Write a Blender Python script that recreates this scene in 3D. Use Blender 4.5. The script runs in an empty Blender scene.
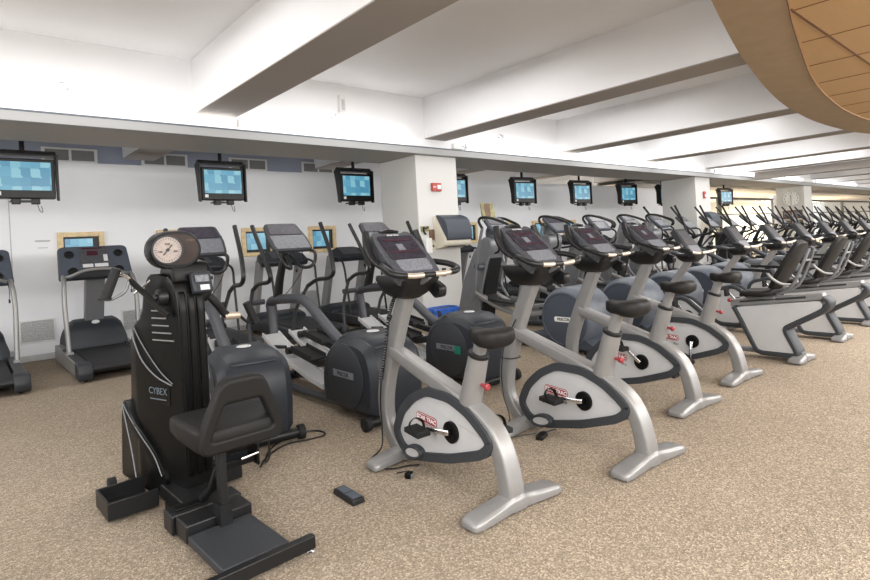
import bpy, bmesh, math, random
from mathutils import Vector, Matrix
random.seed(7)
COL = bpy.context.scene.collection
PI = math.pi

# ------------------------------------------------------------------ materials
def mat(name, col, rough=.5, metal=0., emit=None, es=0., coat=0., noise=None, nscale=200., alpha=1., trans=0., spec=None):
    m = bpy.data.materials.new(name); m.use_nodes = True
    nt = m.node_tree; b = nt.nodes['Principled BSDF']
    b.inputs['Base Color'].default_value = (*col, 1)
    b.inputs['Roughness'].default_value = rough
    b.inputs['Metallic'].default_value = metal
    b.inputs['Coat Weight'].default_value = coat
    if spec is None and max(col) < .045: spec = .32
    if spec is not None: b.inputs['Specular IOR Level'].default_value = spec
    if trans: b.inputs['Transmission Weight'].default_value = trans
    if emit: b.inputs['Emission Color'].default_value = (*emit, 1); b.inputs['Emission Strength'].default_value = es
    if noise:
        tc = nt.nodes.new('ShaderNodeTexCoord'); n = nt.nodes.new('ShaderNodeTexNoise'); n.inputs['Scale'].default_value = nscale
        n.inputs['Detail'].default_value = 4
        r = nt.nodes.new('ShaderNodeValToRGB'); r.color_ramp.elements[0].position = .35; r.color_ramp.elements[1].position = .65
        r.color_ramp.elements[0].color = (*[c*(1-noise) for c in col], 1); r.color_ramp.elements[1].color = (*[min(1, c*(1+noise)) for c in col], 1)
        nt.links.new(tc.outputs['Object'], n.inputs['Vector']); nt.links.new(n.outputs['Fac'], r.inputs['Fac']); nt.links.new(r.outputs['Color'], b.inputs['Base Color'])
    return m

MT = {}
MT['black'] = mat('black plastic', (0.009,0.009,0.00945), .38, noise=.12, nscale=60)
MT['gloss'] = mat('gloss black', (.004,.004,.004), .34, spec=.16, noise=.1, nscale=20)
MT['rubber'] = mat('rubber', (0.01,0.01,0.0105), .7, noise=.2, nscale=300)
MT['vinyl'] = mat('vinyl', (.011,.010,.0095), .55, spec=.2, noise=.1, nscale=150)
MT['char'] = mat('charcoal plastic', (.028,.030,.034), .5, noise=.1, nscale=80)
MT['bumper'] = mat('bumper', (.034,.037,.042), .55, noise=.1, nscale=80)
MT['slate'] = mat('slate plastic', (.095,.11,.135), .42, noise=.06, nscale=40)
MT['slated'] = mat('slate dark', (.05,.06,.08), .5, noise=.06, nscale=40)
MT['hood'] = mat('hood plastic', (.021,.024,.030), .42, noise=.08, nscale=60)
MT['silver'] = mat('silver paint', (.245,.24,.235), .38, .35, noise=.03, nscale=15)
MT['silverd'] = mat('silver paint dark', (.17,.175,.185), .42, .3, noise=.03, nscale=15)
MT['panel'] = mat('pale panel', (.49,.49,.495), .4, .1, noise=.02, nscale=10)
MT['chrome'] = mat('chrome', (.8,.8,.82), .16, 1., noise=.02, nscale=9)
MT['grip'] = mat('brushed grip', (.62,.52,.42), .34, .7, noise=.05, nscale=90)
MT['screen'] = mat('console glass', (.028,.024,.034), .22, noise=.25, nscale=25)
MT['consgrey'] = mat('console face', (.055,.057,.066), .38, noise=.25, nscale=45)
MT['keypad'] = mat('keypad', (.15,.155,.175), .45, noise=.3, nscale=70)
MT['consolepale'] = mat('console pale', (.11,.115,.13), .4, .1, noise=.22, nscale=45)
MT['frame'] = mat('frame grey', (.055,.058,.066), .45, .25, noise=.08, nscale=30)
MT['red'] = mat('red', (.26,.022,.028), .4, noise=.1, nscale=50)
MT['white'] = mat('white plastic', (.78,.78,.76), .45, noise=.02, nscale=20)
MT['cream'] = mat('cream plastic', (.68,.63,.52), .45, noise=.03, nscale=20)
MT['text'] = mat('lettering white', (.8,.8,.8), .5, noise=.02, nscale=20)
MT['textgrey'] = mat('lettering grey', (.09,.115,.135), .5, noise=.02, nscale=20)
MT['textdark'] = mat('lettering dark', (.03,.03,.035), .5, noise=.05, nscale=20)
MT['wood'] = mat('pale wood', (.72,.55,.31), .5, noise=.12, nscale=14)
MT['brown'] = mat('brown', (.14,.075,.045), .55, noise=.2, nscale=30)
MT['brownglass'] = mat('brown glass', (.03,.018,.013), .12, noise=.2, nscale=10)
MT['dial'] = mat('dial', (.30,.245,.215), .4, noise=.1, nscale=60)
MT['ledred'] = mat('led red', (.035,.012,.018), .3, emit=(.6,.02,.08), es=.015, noise=.3, nscale=60)
MT['blue'] = mat('blue bag', (.03,.12,.5), .35, noise=.3, nscale=20)
MT['green'] = mat('green sticker', (.01,.16,.10), .4, noise=.2, nscale=40)
MT['binbl'] = mat('bin', (.03,.03,.035), .5, noise=.1, nscale=30)
MT['mag'] = mat('magazine', (.25,.24,.10), .4, noise=.35, nscale=14)
MT['alarm'] = mat('alarm red', (.42,.045,.03), .4, noise=.1, nscale=40)
MT['tube'] = mat('fluorescent tube', (1,1,1), .4, emit=(1,.99,.97), es=3.2)
MT['lampbody'] = mat('lamp body', (.9,.9,.9), .4, emit=(1,.99,.97), es=.15)
MT['vent'] = mat('vent', (.55,.55,.55), .5, noise=.05, nscale=20)
MT['ventdark'] = mat('vent dark', (.2,.2,.19), .6, noise=.4, nscale=120)
MT['ventpale'] = mat('vent pale', (.5,.5,.5), .6, noise=.35, nscale=120)
MT['glass'] = mat('window glass', (.95,.97,.95), .05, trans=1.)
MT['mullion'] = mat('mullion', (.12,.11,.09), .5, noise=.1, nscale=30)
MT['belt'] = mat('belt', (.018,.018,.02), .6, noise=.2, nscale=120)

def wallmat(name, col, seam=None, rough=.6, emit=0):
    m = mat(name, col, rough, noise=.015, nscale=1.2)
    nt = m.node_tree; b = nt.nodes['Principled BSDF']
    if seam:
        src = b.inputs['Base Color'].links[0].from_socket
        tc = nt.nodes.new('ShaderNodeTexCoord'); sp = nt.nodes.new('ShaderNodeSeparateXYZ'); nt.links.new(tc.outputs['Object'], sp.inputs[0])
        a = nt.nodes.new('ShaderNodeMath'); a.operation = 'SUBTRACT'; nt.links.new(sp.outputs['X'], a.inputs[0]); a.inputs[1].default_value = seam[1]
        d = nt.nodes.new('ShaderNodeMath'); d.operation = 'PINGPONG'; nt.links.new(a.outputs[0], d.inputs[0]); d.inputs[1].default_value = seam[0]/2
        l = nt.nodes.new('ShaderNodeMath'); l.operation = 'LESS_THAN'; nt.links.new(d.outputs[0], l.inputs[0]); l.inputs[1].default_value = .007
        mx = nt.nodes.new('ShaderNodeMixRGB'); nt.links.new(l.outputs[0], mx.inputs['Fac']); nt.links.new(src, mx.inputs['Color1']); mx.inputs['Color2'].default_value = (.5,.5,.5,1)
        nt.links.new(mx.outputs[0], b.inputs['Base Color'])
    return m
MT['wall'] = wallmat('white wall panels', (.86,.87,.895), seam=(30,.66))
MT['plaster'] = wallmat('white plaster', (.84,.84,.85))
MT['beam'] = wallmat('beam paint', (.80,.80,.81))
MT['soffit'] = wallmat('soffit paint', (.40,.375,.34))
MT['beambot'] = wallmat('beam underside tone', (.36,.325,.295))
MT['fascia'] = wallmat('fascia paint', (.37,.37,.37))
MT['column'] = wallmat('column paint', (.62,.613,.59))
MT['bluegrey'] = wallmat('blue grey wall', (.30,.33,.41))
MT['warm'] = wallmat('warm wall', (.88,.85,.72))
MT['warmceil'] = wallmat('warm ceiling', (.85,.80,.73))

def carpet():
    m = bpy.data.materials.new('speckled carpet'); m.use_nodes = True; nt = m.node_tree; b = nt.nodes['Principled BSDF']
    b.inputs['Roughness'].default_value = .95; b.inputs['Specular IOR Level'].default_value = .12
    tc = nt.nodes.new('ShaderNodeTexCoord')
    v = nt.nodes.new('ShaderNodeTexVoronoi'); v.inputs['Scale'].default_value = 125; nt.links.new(tc.outputs['Object'], v.inputs['Vector'])
    sp = nt.nodes.new('ShaderNodeSeparateXYZ'); nt.links.new(v.outputs['Color'], sp.inputs[0])
    r = nt.nodes.new('ShaderNodeValToRGB'); e = r.color_ramp.elements
    e[0].position = 0; e[0].color = (.19,.152,.112,1); e[1].position = 1; e[1].color = (.45,.368,.275,1)
    x = e.new(.4); x.color = (.25,.203,.152,1); x = e.new(.75); x.color = (.315,.26,.20,1)
    nt.links.new(sp.outputs[0], r.inputs['Fac'])
    n = nt.nodes.new('ShaderNodeTexNoise'); n.inputs['Scale'].default_value = 150; nt.links.new(tc.outputs['Object'], n.inputs['Vector'])
    n2 = nt.nodes.new('ShaderNodeTexNoise'); n2.inputs['Scale'].default_value = .7; nt.links.new(tc.outputs['Object'], n2.inputs['Vector'])
    mx = nt.nodes.new('ShaderNodeMixRGB'); mx.blend_type = 'OVERLAY'; mx.inputs['Fac'].default_value = .35
    nt.links.new(r.outputs[0], mx.inputs['Color1']); nt.links.new(n.outputs['Fac'], mx.inputs['Color2'])
    mx2 = nt.nodes.new('ShaderNodeMixRGB'); mx2.blend_type = 'OVERLAY'; mx2.inputs['Fac'].default_value = .25
    nt.links.new(mx.outputs[0], mx2.inputs['Color1']); nt.links.new(n2.outputs['Fac'], mx2.inputs['Color2'])
    nt.links.new(mx2.outputs[0], b.inputs['Base Color'])
    bp = nt.nodes.new('ShaderNodeBump'); bp.inputs['Strength'].default_value = .5; bp.inputs['Distance'].default_value = .01
    nt.links.new(v.outputs['Distance'], bp.inputs['Height']); nt.links.new(bp.outputs[0], b.inputs['Normal'])
    return m
MT['carpet'] = carpet()

def woodceil():
    m = bpy.data.materials.new('wood veneer ceiling'); m.use_nodes = True; nt = m.node_tree; b = nt.nodes['Principled BSDF']
    b.inputs['Roughness'].default_value = .5
    tc = nt.nodes.new('ShaderNodeTexCoord'); mp = nt.nodes.new('ShaderNodeMapping'); mp.inputs['Scale'].default_value = (1.2, 18, 1)
    n = nt.nodes.new('ShaderNodeTexNoise'); n.inputs['Scale'].default_value = 3; n.inputs['Detail'].default_value = 5
    r = nt.nodes.new('ShaderNodeValToRGB'); r.color_ramp.elements[0].color = (.50,.31,.14,1); r.color_ramp.elements[1].color = (.58,.37,.175,1)
    nt.links.new(tc.outputs['Object'], mp.inputs[0]); nt.links.new(mp.outputs[0], n.inputs['Vector']); nt.links.new(n.outputs['Fac'], r.inputs['Fac'])
    nt.links.new(r.outputs[0], b.inputs['Base Color'])
    return m
MT['woodceil'] = woodceil()
MT['woodring'] = mat('tan ring', (.37,.265,.155), .45, noise=.05, nscale=5)
MT['seam'] = mat('seam', (.17,.08,.03), .6, noise=.1, nscale=5)

def tvmat(name, sx, sz):
    m = bpy.data.materials.new(name); m.use_nodes = True; nt = m.node_tree; b = nt.nodes['Principled BSDF']
    tc = nt.nodes.new('ShaderNodeTexCoord'); mp = nt.nodes.new('ShaderNodeMapping'); mp.inputs['Scale'].default_value = (sx, 1, sz)
    v = nt.nodes.new('ShaderNodeTexVoronoi'); v.distance = 'CHEBYCHEV'; v.inputs['Scale'].default_value = 1; v.inputs['Randomness'].default_value = .35
    nt.links.new(tc.outputs['Object'], mp.inputs[0]); nt.links.new(mp.outputs[0], v.inputs['Vector'])
    sp = nt.nodes.new('ShaderNodeSeparateXYZ'); nt.links.new(v.outputs['Color'], sp.inputs[0])
    r = nt.nodes.new('ShaderNodeValToRGB'); e = r.color_ramp.elements
    e[0].color = (.035,.15,.25,1); e[1].color = (.20,.40,.46,1); x = e.new(.5); x.color = (.08,.26,.36,1)
    nt.links.new(sp.outputs[0], r.inputs['Fac'])
    b.inputs['Base Color'].default_value = (.01,.01,.01,1); b.inputs['Roughness'].default_value = .25
    nt.links.new(r.outputs[0], b.inputs['Emission Color']); b.inputs['Emission Strength'].default_value = .75
    return m
MT['tv'] = tvmat('television picture', 10, 9)

# ------------------------------------------------------------------ mesh helpers
def rotm(r):
    return Matrix.Rotation(r[2],3,'Z') @ Matrix.Rotation(r[1],3,'Y') @ Matrix.Rotation(r[0],3,'X')
def smooth(pts, n=6, closed=False):
    P = [Vector(p) for p in pts]; N = len(P); out = []
    rng = N if closed else N-1
    for i in range(rng):
        p0 = P[(i-1)%N] if (closed or i>0) else P[0]*2-P[1]
        p1 = P[i]; p2 = P[(i+1)%N]
        p3 = P[(i+2)%N] if (closed or i<N-2) else P[-1]*2-P[-2]
        for k in range(n):
            t = k/n
            out.append(.5*((2*p1)+(p2-p0)*t+(2*p0-5*p1+4*p2-p3)*t*t+(3*p1-p0-3*p2+p3)*t**3))
    if not closed: out.append(P[-1])
    return out
def rounded(poly, r, n=4):
    """round the corners of a 2D polygon"""
    out = []; N = len(poly)
    for i in range(N):
        p = Vector(poly[i]); a = Vector(poly[i-1]); b = Vector(poly[(i+1)%N])
        da = (a-p); db = (b-p); rr = r[i] if isinstance(r,(list,tuple)) else r
        ra = min(rr, da.length*.48); rb = min(rr, db.length*.48)
        pa = p+da.normalized()*ra; pb = p+db.normalized()*rb
        for k in range(n+1):
            t = k/n; out.append(tuple((1-t)**2*pa+2*t*(1-t)*p+t*t*pb))
    return out
def inset(poly, d):
    """offset a closed 2D polygon toward its centroid side"""
    N = len(poly); area = sum(poly[i][0]*poly[(i+1)%N][1]-poly[(i+1)%N][0]*poly[i][1] for i in range(N))
    s = 1 if area > 0 else -1; out = []
    for i in range(N):
        a = Vector(poly[i-1]); p = Vector(poly[i]); b = Vector(poly[(i+1)%N])
        n1 = Vector((-(p-a)[1], (p-a)[0])); n2 = Vector((-(b-p)[1], (b-p)[0]))
        n = (n1.normalized() if n1.length else n1)+(n2.normalized() if n2.length else n2)
        if n.length < 1e-6: n = n1
        n.normalize(); out.append(tuple(p+n*d*s))
    return out

TWIN = {}
NOSPLIT = {'grille','slats','recess','socket','button_panel','accent_strip','dial_marks','seam','led_display','lens','pane','frame_arch','timer','_','rail_slot','base_block','footrest_frame','_'}
class MB:
    def __init__(s): s.bm = bmesh.new()
    def face(s, vs):
        try: return s.bm.faces.new(vs)
        except ValueError: return None
    def box(s, c, size, rot=(0,0,0), taper=None):
        R = rotm(rot); c = Vector(c); vs = []
        for dx in (-1,1):
            for dy in (-1,1):
                for dz in (-1,1):
                    k = taper if (taper and dz > 0) else 1
                    k = k if isinstance(k,(tuple,list)) else (k,k)
                    vs.append(s.bm.verts.new(c+R@Vector((dx*size[0]/2*k[0], dy*size[1]/2*k[1], dz*size[2]/2))))
        for f in ((0,1,3,2),(4,6,7,5),(0,4,5,1),(2,3,7,6),(0,2,6,4),(1,5,7,3)): s.face([vs[i] for i in f])
        return s
    def loft(s, rings, caps=True, closed=True):
        R = [[s.bm.verts.new(Vector(p)) for p in r] for r in rings]
        n = len(R[0])
        for a, b in zip(R, R[1:]):
            for i in range(n if closed else n-1): s.face([a[i], a[(i+1)%n], b[(i+1)%n], b[i]])
        if caps: s.face(R[0][::-1]); s.face(R[-1])
        return s
    def tube(s, pts, r, n=10, hint=(1,0,0), closed=False, sq=1., sm=0, caps=True):
        """sweep an ellipse; r = float, (side, normal) or a list of those per point; sq<1 squares the section"""
        if sm:
            N0 = len(pts)
            if isinstance(r, list):
                rr = [Vector(x) if isinstance(x,(tuple,list)) else Vector((x,x)) for x in r]
                r2 = []
                for i in range(N0-1):
                    for k in range(sm): r2.append(tuple(rr[i].lerp(rr[i+1], k/sm)))
                r2.append(tuple(rr[-1])); r = r2
            pts = smooth(pts, sm, closed)
        P = [Vector(p) for p in pts]; N = len(P); rings = []
        h = Vector(hint); side = None
        for i in range(N):
            if closed: t = (P[(i+1)%N]-P[i-1])
            else: t = (P[min(i+1,N-1)]-P[max(i-1,0)])
            t.normalize()
            side = (h if side is None else side); side = side - t*side.dot(t)
            if side.length < 1e-4: side = t.orthogonal()
            side.normalize(); nn = t.cross(side)
            ri = r[i] if isinstance(r, list) else r
            ra, rb = ri if isinstance(ri,(tuple,list)) else (ri, ri)
            ring = []
            for k in range(n):
                a = 2*PI*(k+.5)/n; ca, sa = math.cos(a), math.sin(a)
                ca = math.copysign(abs(ca)**sq, ca); sa = math.copysign(abs(sa)**sq, sa)
                ring.append(P[i]+side*ra*ca+nn*rb*sa)
            rings.append(ring)
        if closed:
            R = [[s.bm.verts.new(p) for p in q] for q in rings]
            for j in range(N):
                a, b = R[j], R[(j+1)%N]
                for i in range(n): s.face([a[i], a[(i+1)%n], b[(i+1)%n], b[i]])
        else: s.loft(rings, caps)
        return s
    def cyl(s, p0, p1, r0, r1=None, n=16):
        r1 = r0 if r1 is None else r1
        p0 = Vector(p0); p1 = Vector(p1)
        return s.tube([p0, p1], [r0, r1], n, hint=(p1-p0).orthogonal())
    def prism(s, poly, x0, x1, mid=None):
        """polygon given in (y,z), extruded along x; mid=(inset,frac): chamfered rims"""
        if mid:
            d, f = mid; sp = inset(poly, d); w = (x1-x0)*f
            rings = [[(x0,*p) for p in sp], [(x0+w,*p) for p in poly], [(x1-w,*p) for p in poly], [(x1,*p) for p in sp]]
        else: rings = [[(x0,*p) for p in poly], [(x1,*p) for p in poly]]
        return s.loft(rings)
    def prismz(s, poly, z0, z1): return s.loft([[(*p,z0) for p in poly], [(*p,z1) for p in poly]])
    def annulus(s, outer, inner, x0, x1):
        o0, o1, i0, i1 = [[s.bm.verts.new((x,*p)) for p in q] for q, x in ((outer,x0),(outer,x1),(inner,x0),(inner,x1))]
        n = len(outer)
        for k in range(n):
            j = (k+1)%n
            s.face([o0[k],o0[j],o1[j],o1[k]]); s.face([i0[k],i1[k],i1[j],i0[j]])
            s.face([o0[k],i0[k],i0[j],o0[j]]); s.face([o1[k],o1[j],i1[j],i1[k]])
        return s
    def lathe(s, prof, c, axis='z', n=24):
        """prof = [(radius, height)...] along the axis"""
        rings = []
        for r, h in prof:
            ring = []
            for k in range(n):
                a = 2*PI*k/n; u, v = max(r,1e-4)*math.cos(a), max(r,1e-4)*math.sin(a)
                p = {'z':(u,v,h),'x':(h,u,v),'y':(u,h,v)}[axis]
                ring.append(Vector(c)+Vector(p))
            rings.append(ring)
        return s.loft(rings)
    def sphere(s, c, r, n=10):
        r = r if isinstance(r,(tuple,list)) else (r,r,r); rings = []
        for j in range(n+1):
            t = PI*j/n; st = max(math.sin(t), 1e-3)
            rings.append([(c[0]+r[0]*st*math.cos(2*PI*k/(2*n)), c[1]+r[1]*st*math.sin(2*PI*k/(2*n)), c[2]+r[2]*math.cos(t)) for k in range(2*n)])
        return s.loft(rings)
    def build(s, name, m, parent=None, bevel=0, seg=2, loc=None, xf=None, ang=35, islands=False):
        # matching pieces on the left and right of a machine become parts of their own
        if parent is not None and name not in NOSPLIT:
            isl = s.islands()
            if len(isl) > 1:
                groups = None
                if islands: groups = isl
                else:
                    cx = [sum(v.co.x for v in g)/len(g) for g in isl]
                    if all(abs(x) > .004 for x in cx) and min(cx) < 0 < max(cx):
                        groups = [[v for g, x in zip(isl, cx) if x < 0 for v in g], [v for g, x in zip(isl, cx) if x > 0 for v in g]]
                if groups:
                    objs = []
                    for q, g in enumerate(groups):
                        keep = set(v.index for v in g); mb = MB(); mb.bm.free(); mb.bm = s.bm.copy()
                        bmesh.ops.delete(mb.bm, geom=[v for v in mb.bm.verts if v.index not in keep], context='VERTS')
                        par = TWIN.get(parent.name, parent) if q == len(groups)-1 and len(groups) == 2 else parent
                        objs.append(mb._build(name, m, par, bevel, seg, loc, xf, ang))
                    s.bm.free(); TWIN[objs[0].name] = objs[-1]; return objs[0]
        return s._build(name, m, parent, bevel, seg, loc, xf, ang)
    def islands(s):
        s.bm.verts.index_update(); s.bm.verts.ensure_lookup_table(); seen = set(); out = []
        for v in s.bm.verts:
            if v.index in seen: continue
            st = [v]; seen.add(v.index); g = []
            while st:
                w = st.pop(); g.append(w)
                for ed in w.link_edges:
                    o = ed.other_vert(w)
                    if o.index not in seen: seen.add(o.index); st.append(o)
            out.append(g)
        return out
    def _build(s, name, m, parent=None, bevel=0, seg=2, loc=None, xf=None, ang=35):
        if xf is not None: bmesh.ops.transform(s.bm, matrix=xf, verts=s.bm.verts)
        bmesh.ops.recalc_face_normals(s.bm, faces=s.bm.faces)
        me = bpy.data.meshes.new(name); s.bm.to_mesh(me); s.bm.free()
        me.polygons.foreach_set('use_smooth', [True]*len(me.polygons))
        me.set_sharp_from_angle(angle=math.radians(ang))
        o = bpy.data.objects.new(name, me); COL.objects.link(o); me.materials.append(MT[m] if isinstance(m,str) else m)
        if parent is not None: o.parent = parent
        if loc: o.location = loc
        if bevel:
            b = o.modifiers.new('bevel','BEVEL'); b.width = bevel; b.segments = seg; b.limit_method = 'ANGLE'; b.angle_limit = math.radians(40); b.harden_normals = False
        return o

def tag(o, label=None, cat=None, group=None, kind=None):
    for k, v in (('label',label),('category',cat),('group',group),('kind',kind)):
        if v: o[k] = v
    return o
def empty(name, loc=(0,0,0), rz=0):
    o = bpy.data.objects.new(name, None); COL.objects.link(o); o.location = loc; o.rotation_euler = (0,0,rz); o.empty_display_size = .1
    return o
def copy_tree(o, parent=None):
    c = o.copy(); COL.objects.link(c)
    if parent is not None: c.parent = parent
    for ch in list(o.children): copy_tree(ch, c)
    return c
def place(proto, used, loc, rz, label, cat, group):
    o = proto if not used else copy_tree(proto)
    o.location = loc; o.rotation_euler = (0,0,rz); tag(o, label, cat, group); return o
def struct(o): o['kind'] = 'structure'; return o
def text(name, s, size, m, parent, mtx, ext=.0008, spacing=1., bold=0.):
    cu = bpy.data.curves.new('lettering','FONT'); cu.body = s; cu.size = size; cu.extrude = ext; cu.align_x = 'CENTER'; cu.align_y = 'CENTER'; cu.space_character = spacing; cu.offset = bold
    cu.resolution_u = 3
    t = bpy.data.objects.new('lettering', cu); COL.objects.link(t)
    dg = bpy.context.evaluated_depsgraph_get(); me = bpy.data.meshes.new_from_object(t.evaluated_get(dg)); bpy.data.objects.remove(t)
    me.transform(mtx); me.name = name; me.materials.clear(); me.materials.append(MT[m])
    o = bpy.data.objects.new(name, me); COL.objects.link(o); o.parent = parent; return o
# text readable from -X side: text x -> -y, text y -> +z, normal -> -x
def side_mtx(x, y, z, tilt=0, sx=1, shear=0):
    B = Matrix(((0,0,-1,x),(-1,0,0,y),(0,1,0,z),(0,0,0,1)))
    return B @ Matrix.Rotation(tilt,4,'Z') @ Matrix.Diagonal((sx,1,1,1))
# text readable from -Y side (walls): x -> x, y -> z
def wall_mtx(x, y, z): return Matrix.Translation((x,y,z)) @ Matrix.Rotation(PI/2,4,'X')

# ------------------------------------------------------------------ camera
TH = math.atan(61/1125); HCAM = 1.4
cd = bpy.data.cameras.new('camera'); cam = bpy.data.objects.new('camera', cd); COL.objects.link(cam)
cd.sensor_fit = 'HORIZONTAL'; cd.sensor_width = 36; cd.lens = 557.6/870*36
cd.shift_x = 2.5/870; cd.shift_y = -48.1/870; cd.clip_end = 200; cd.clip_start = .05
yaw = math.radians(49.1-90)
fwd = Vector((math.cos(math.radians(49.1)), math.sin(math.radians(49.1)), 0)); rgt = Vector((fwd.y, -fwd.x, 0)); upv = Vector((0,0,1))
xa = rgt*math.cos(TH) - upv*math.sin(TH)
ya = rgt*math.sin(TH) + upv*math.cos(TH)
M3 = Matrix((xa, ya, -fwd)).transposed()
cam.matrix_world = Matrix.Translation((0,0,HCAM)) @ M3.to_4x4()
bpy.context.scene.camera = cam

# ------------------------------------------------------------------ room shell
Y1, Y2, YW, YU = 7.0, 8.0, 9.85, 10.6
ZS, ZB, ZC, ZW = 2.833, 3.113, 3.779, 2.889
XL, XR = -6., 56.
struct(MB().box(((XL+XR)/2, 3, -.05), (XR-XL, 22, .1)).build('floor','carpet'))
struct(MB().box(((XL+XR)/2, 3, ZC+.05), (XR-XL, 22, .1)).build('ceiling','plaster'))
struct(MB().box(((XL+21)/2, YW+.05, ZW/2), (21-XL, .1, ZW)).build('wall_back','wall'))
struct(MB().box(((XL+6.6)/2, YU+.15, 3.2), (6.6-XL, .1, 1.4)).build('wall_upper_back','bluegrey'))
struct(MB().box(((6.6+21)/2, YU+.15, 3.2), (21-6.6, .1, 1.4)).build('wall_upper_right','plaster'))
struct(MB().box((XR+.05, 3, 2), (.1, 22, 4.)).build('wall_right','plaster'))
struct(MB().box((XL-.05, 3, 2), (.1, 22, 4.)).build('wall_left','plaster'))
struct(MB().box(((XL+21)/2, YW-.008, .045), (21-XL, .016, .09)).build('baseboard_back','vent', bevel=.003))
# bulkhead: soffit, fascia strip, wall above the light trough
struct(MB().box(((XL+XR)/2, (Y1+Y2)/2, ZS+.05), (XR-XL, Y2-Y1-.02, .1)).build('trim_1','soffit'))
struct(MB().box(((XL+XR)/2, Y1-.06, ZS+.05), (XR-XL, .14, .10)).build('trim_2','fascia', bevel=.004))
struct(MB().box(((XL+XR)/2, Y1-.125, ZS+.108), (XR-XL, .012, .022)).build('trim_3','slate'))
struct(MB().box(((XL+XR)/2, Y1+.04, (ZS+.1+ZC)/2), (XR-XL, .08, ZC-ZS-.1)).build('wall_bulkhead','plaster'))
# ceiling beams: painted sides, darker underside
BX = [(2.32,2.81),(6.02,6.48),(9.64,10.13),(13.05,13.55),(16.7,17.2),(19.5,20.0),(23.1,23.6),(26.6,27.1),(30.2,30.7),(33.8,34.3),(37.4,37.9),(41,41.5)]
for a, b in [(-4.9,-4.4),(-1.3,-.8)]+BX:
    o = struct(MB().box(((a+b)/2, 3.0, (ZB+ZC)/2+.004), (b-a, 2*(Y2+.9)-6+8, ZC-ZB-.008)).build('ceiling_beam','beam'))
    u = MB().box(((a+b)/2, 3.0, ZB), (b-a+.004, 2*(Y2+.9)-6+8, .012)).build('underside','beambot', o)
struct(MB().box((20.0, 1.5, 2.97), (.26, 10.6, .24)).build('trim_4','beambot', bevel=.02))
# columns
CX = [(5.79,6.70),(16.0,16.95),(25.65,26.6)]
for a, b in CX:
    struct(MB().box(((a+b)/2, (Y1+Y2)/2, ZS/2), (b-a, Y2-Y1, ZS)).build('column','column', bevel=.012))
# far right: glazed partition and the warm room behind it
struct(MB().box((36.4, 15.05, 1.9), (39, .1, 3.8)).build('wall_warm','warm'))
struct(MB().box((36.4, 12.0, 2.95), (39, 6, .1)).build('ceiling_warm','warmceil'))
n = 0
for a, b in ((21.1,24.6),(24.7,31.0),(37.2,43.6),(43.7,51.2)):
    n += 1
    w = MB()
    for x in (a+.05, b-.05): w.box((x, 9.85, 1.32), (.1, .1, 2.64))
    w.box(((a+b)/2, 9.85, 2.59), (b-a-.1, .1, .1)).box(((a+b)/2, 9.85, .05), (b-a-.1, .1, .1)).box(((a+b)/2, 9.85, 1.9), (b-a-.1, .06, .05))
    w = struct(w.build('window_%d'%n,'mullion'))
    MB().box(((a+b)/2, 9.85, 1.32), (b-a-.12, .012, 2.5)).build('pane','glass', w)
struct(MB().box((34.1, 9.9, 1.4), (6.1, .2, 2.8)).build('wall_far','plaster'))

# wood ceiling island (curved)
outer = [(-.8,-2.5),(-.2,-.8),(.9,.45),(2.3,1.15),(4.13,1.63),(5.6,1.99),(6.19,2.11),(7.38,2.34),(8.76,2.55),(10.5,2.68),(12.2,2.65),(13.3,2.5),(16,1.9),(19,.8),(22,-1),(24,-3)]
op = [tuple(p)[:2] for p in smooth([(x,y,0) for x,y in outer], 5)]
inner_ = [(x, y) for x,y in [(.2,-2.5),(.75,-1.1),(1.6,.2),(3.0,.935),(4.62,1.30),(5.17,1.43),(6.12,1.63),(7.06,1.82),(7.99,1.97),(8.95,2.08),(10.2,2.17),(11.55,2.15),(13.2,1.95),(15.6,1.4),(18.6,.3),(21,-1.2),(22.6,-3)]]
ip = [tuple(p)[:2] for p in smooth([(x,y,0) for x,y in inner_], 5)]
m = MB(); bm = m.bm
def strip(pa, pb, za, zb):
    # bridge two polylines of different length by arc fraction
    N = 90
    def samp(P, t):
        f = t*(len(P)-1); i = min(int(f), len(P)-2); k = f-i
        return (P[i][0]*(1-k)+P[i+1][0]*k, P[i][1]*(1-k)+P[i+1][1]*k)
    A = [bm.verts.new((*samp(pa,i/N), za)) for i in range(N+1)]; B = [bm.verts.new((*samp(pb,i/N), zb)) for i in range(N+1)]
    for i in range(N): m.face([A[i],A[i+1],B[i+1],B[i]])
strip(op, ip, 3.0, 3.0); strip(op, op, 3.0, 3.11); strip(ip, ip, 3.0, 3.022)
cr_ = tag(m.build('ceiling_ring','woodring', ang=60), kind='structure')
MB().tube([(x,y,3.0) for x,y in ip],.007,5,hint=(0,0,1)).build('groove','seam', cr_)
m = MB(); v = [m.bm.verts.new((x,y,3.02)) for x,y in ip]; m.face(v)
wp = struct(m.build('ceiling_wood','woodceil'))
m = MB(); 
m.box((8.6, 1.36, 3.018), (7.4, .022, .008))
for x in (4.95,5.9,6.85,7.8,8.75,9.7,10.65,11.6,12.6):
    ymax = next((p[1] for p in ip if p[0] >= x), 1.5)
    m.box((x, ymax-1.6, 3.018), (.009, 3.15, .006))
m.build('seam','seam', wp)

# supply vents high on the blue-grey wall
k = 0
for x in (1.55, 3.0, 4.55, 6.1):
    t = empty('supply_vent', (x, YU+.1, 3.13))
    MB().box((0,0,0),(.78,.03,.24)).build('frame','white', t, bevel=.005)
    g = MB()
    for s in (-1,1): g.box((s*.18,-.018,0),(.32,.012,.17))
    g.build('grille','ventdark', t)
    lab = ['white framed supply vent right of the leftmost television','white framed supply vent just left of the second television','white framed supply vent above and right of the second television','white framed supply vent right beside the third television','white framed supply vent high behind televisions right of the column'][min(k,4)]
    tag(t, lab, 'vent', 'supply vents on the blue-grey wall'); k += 1
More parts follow.
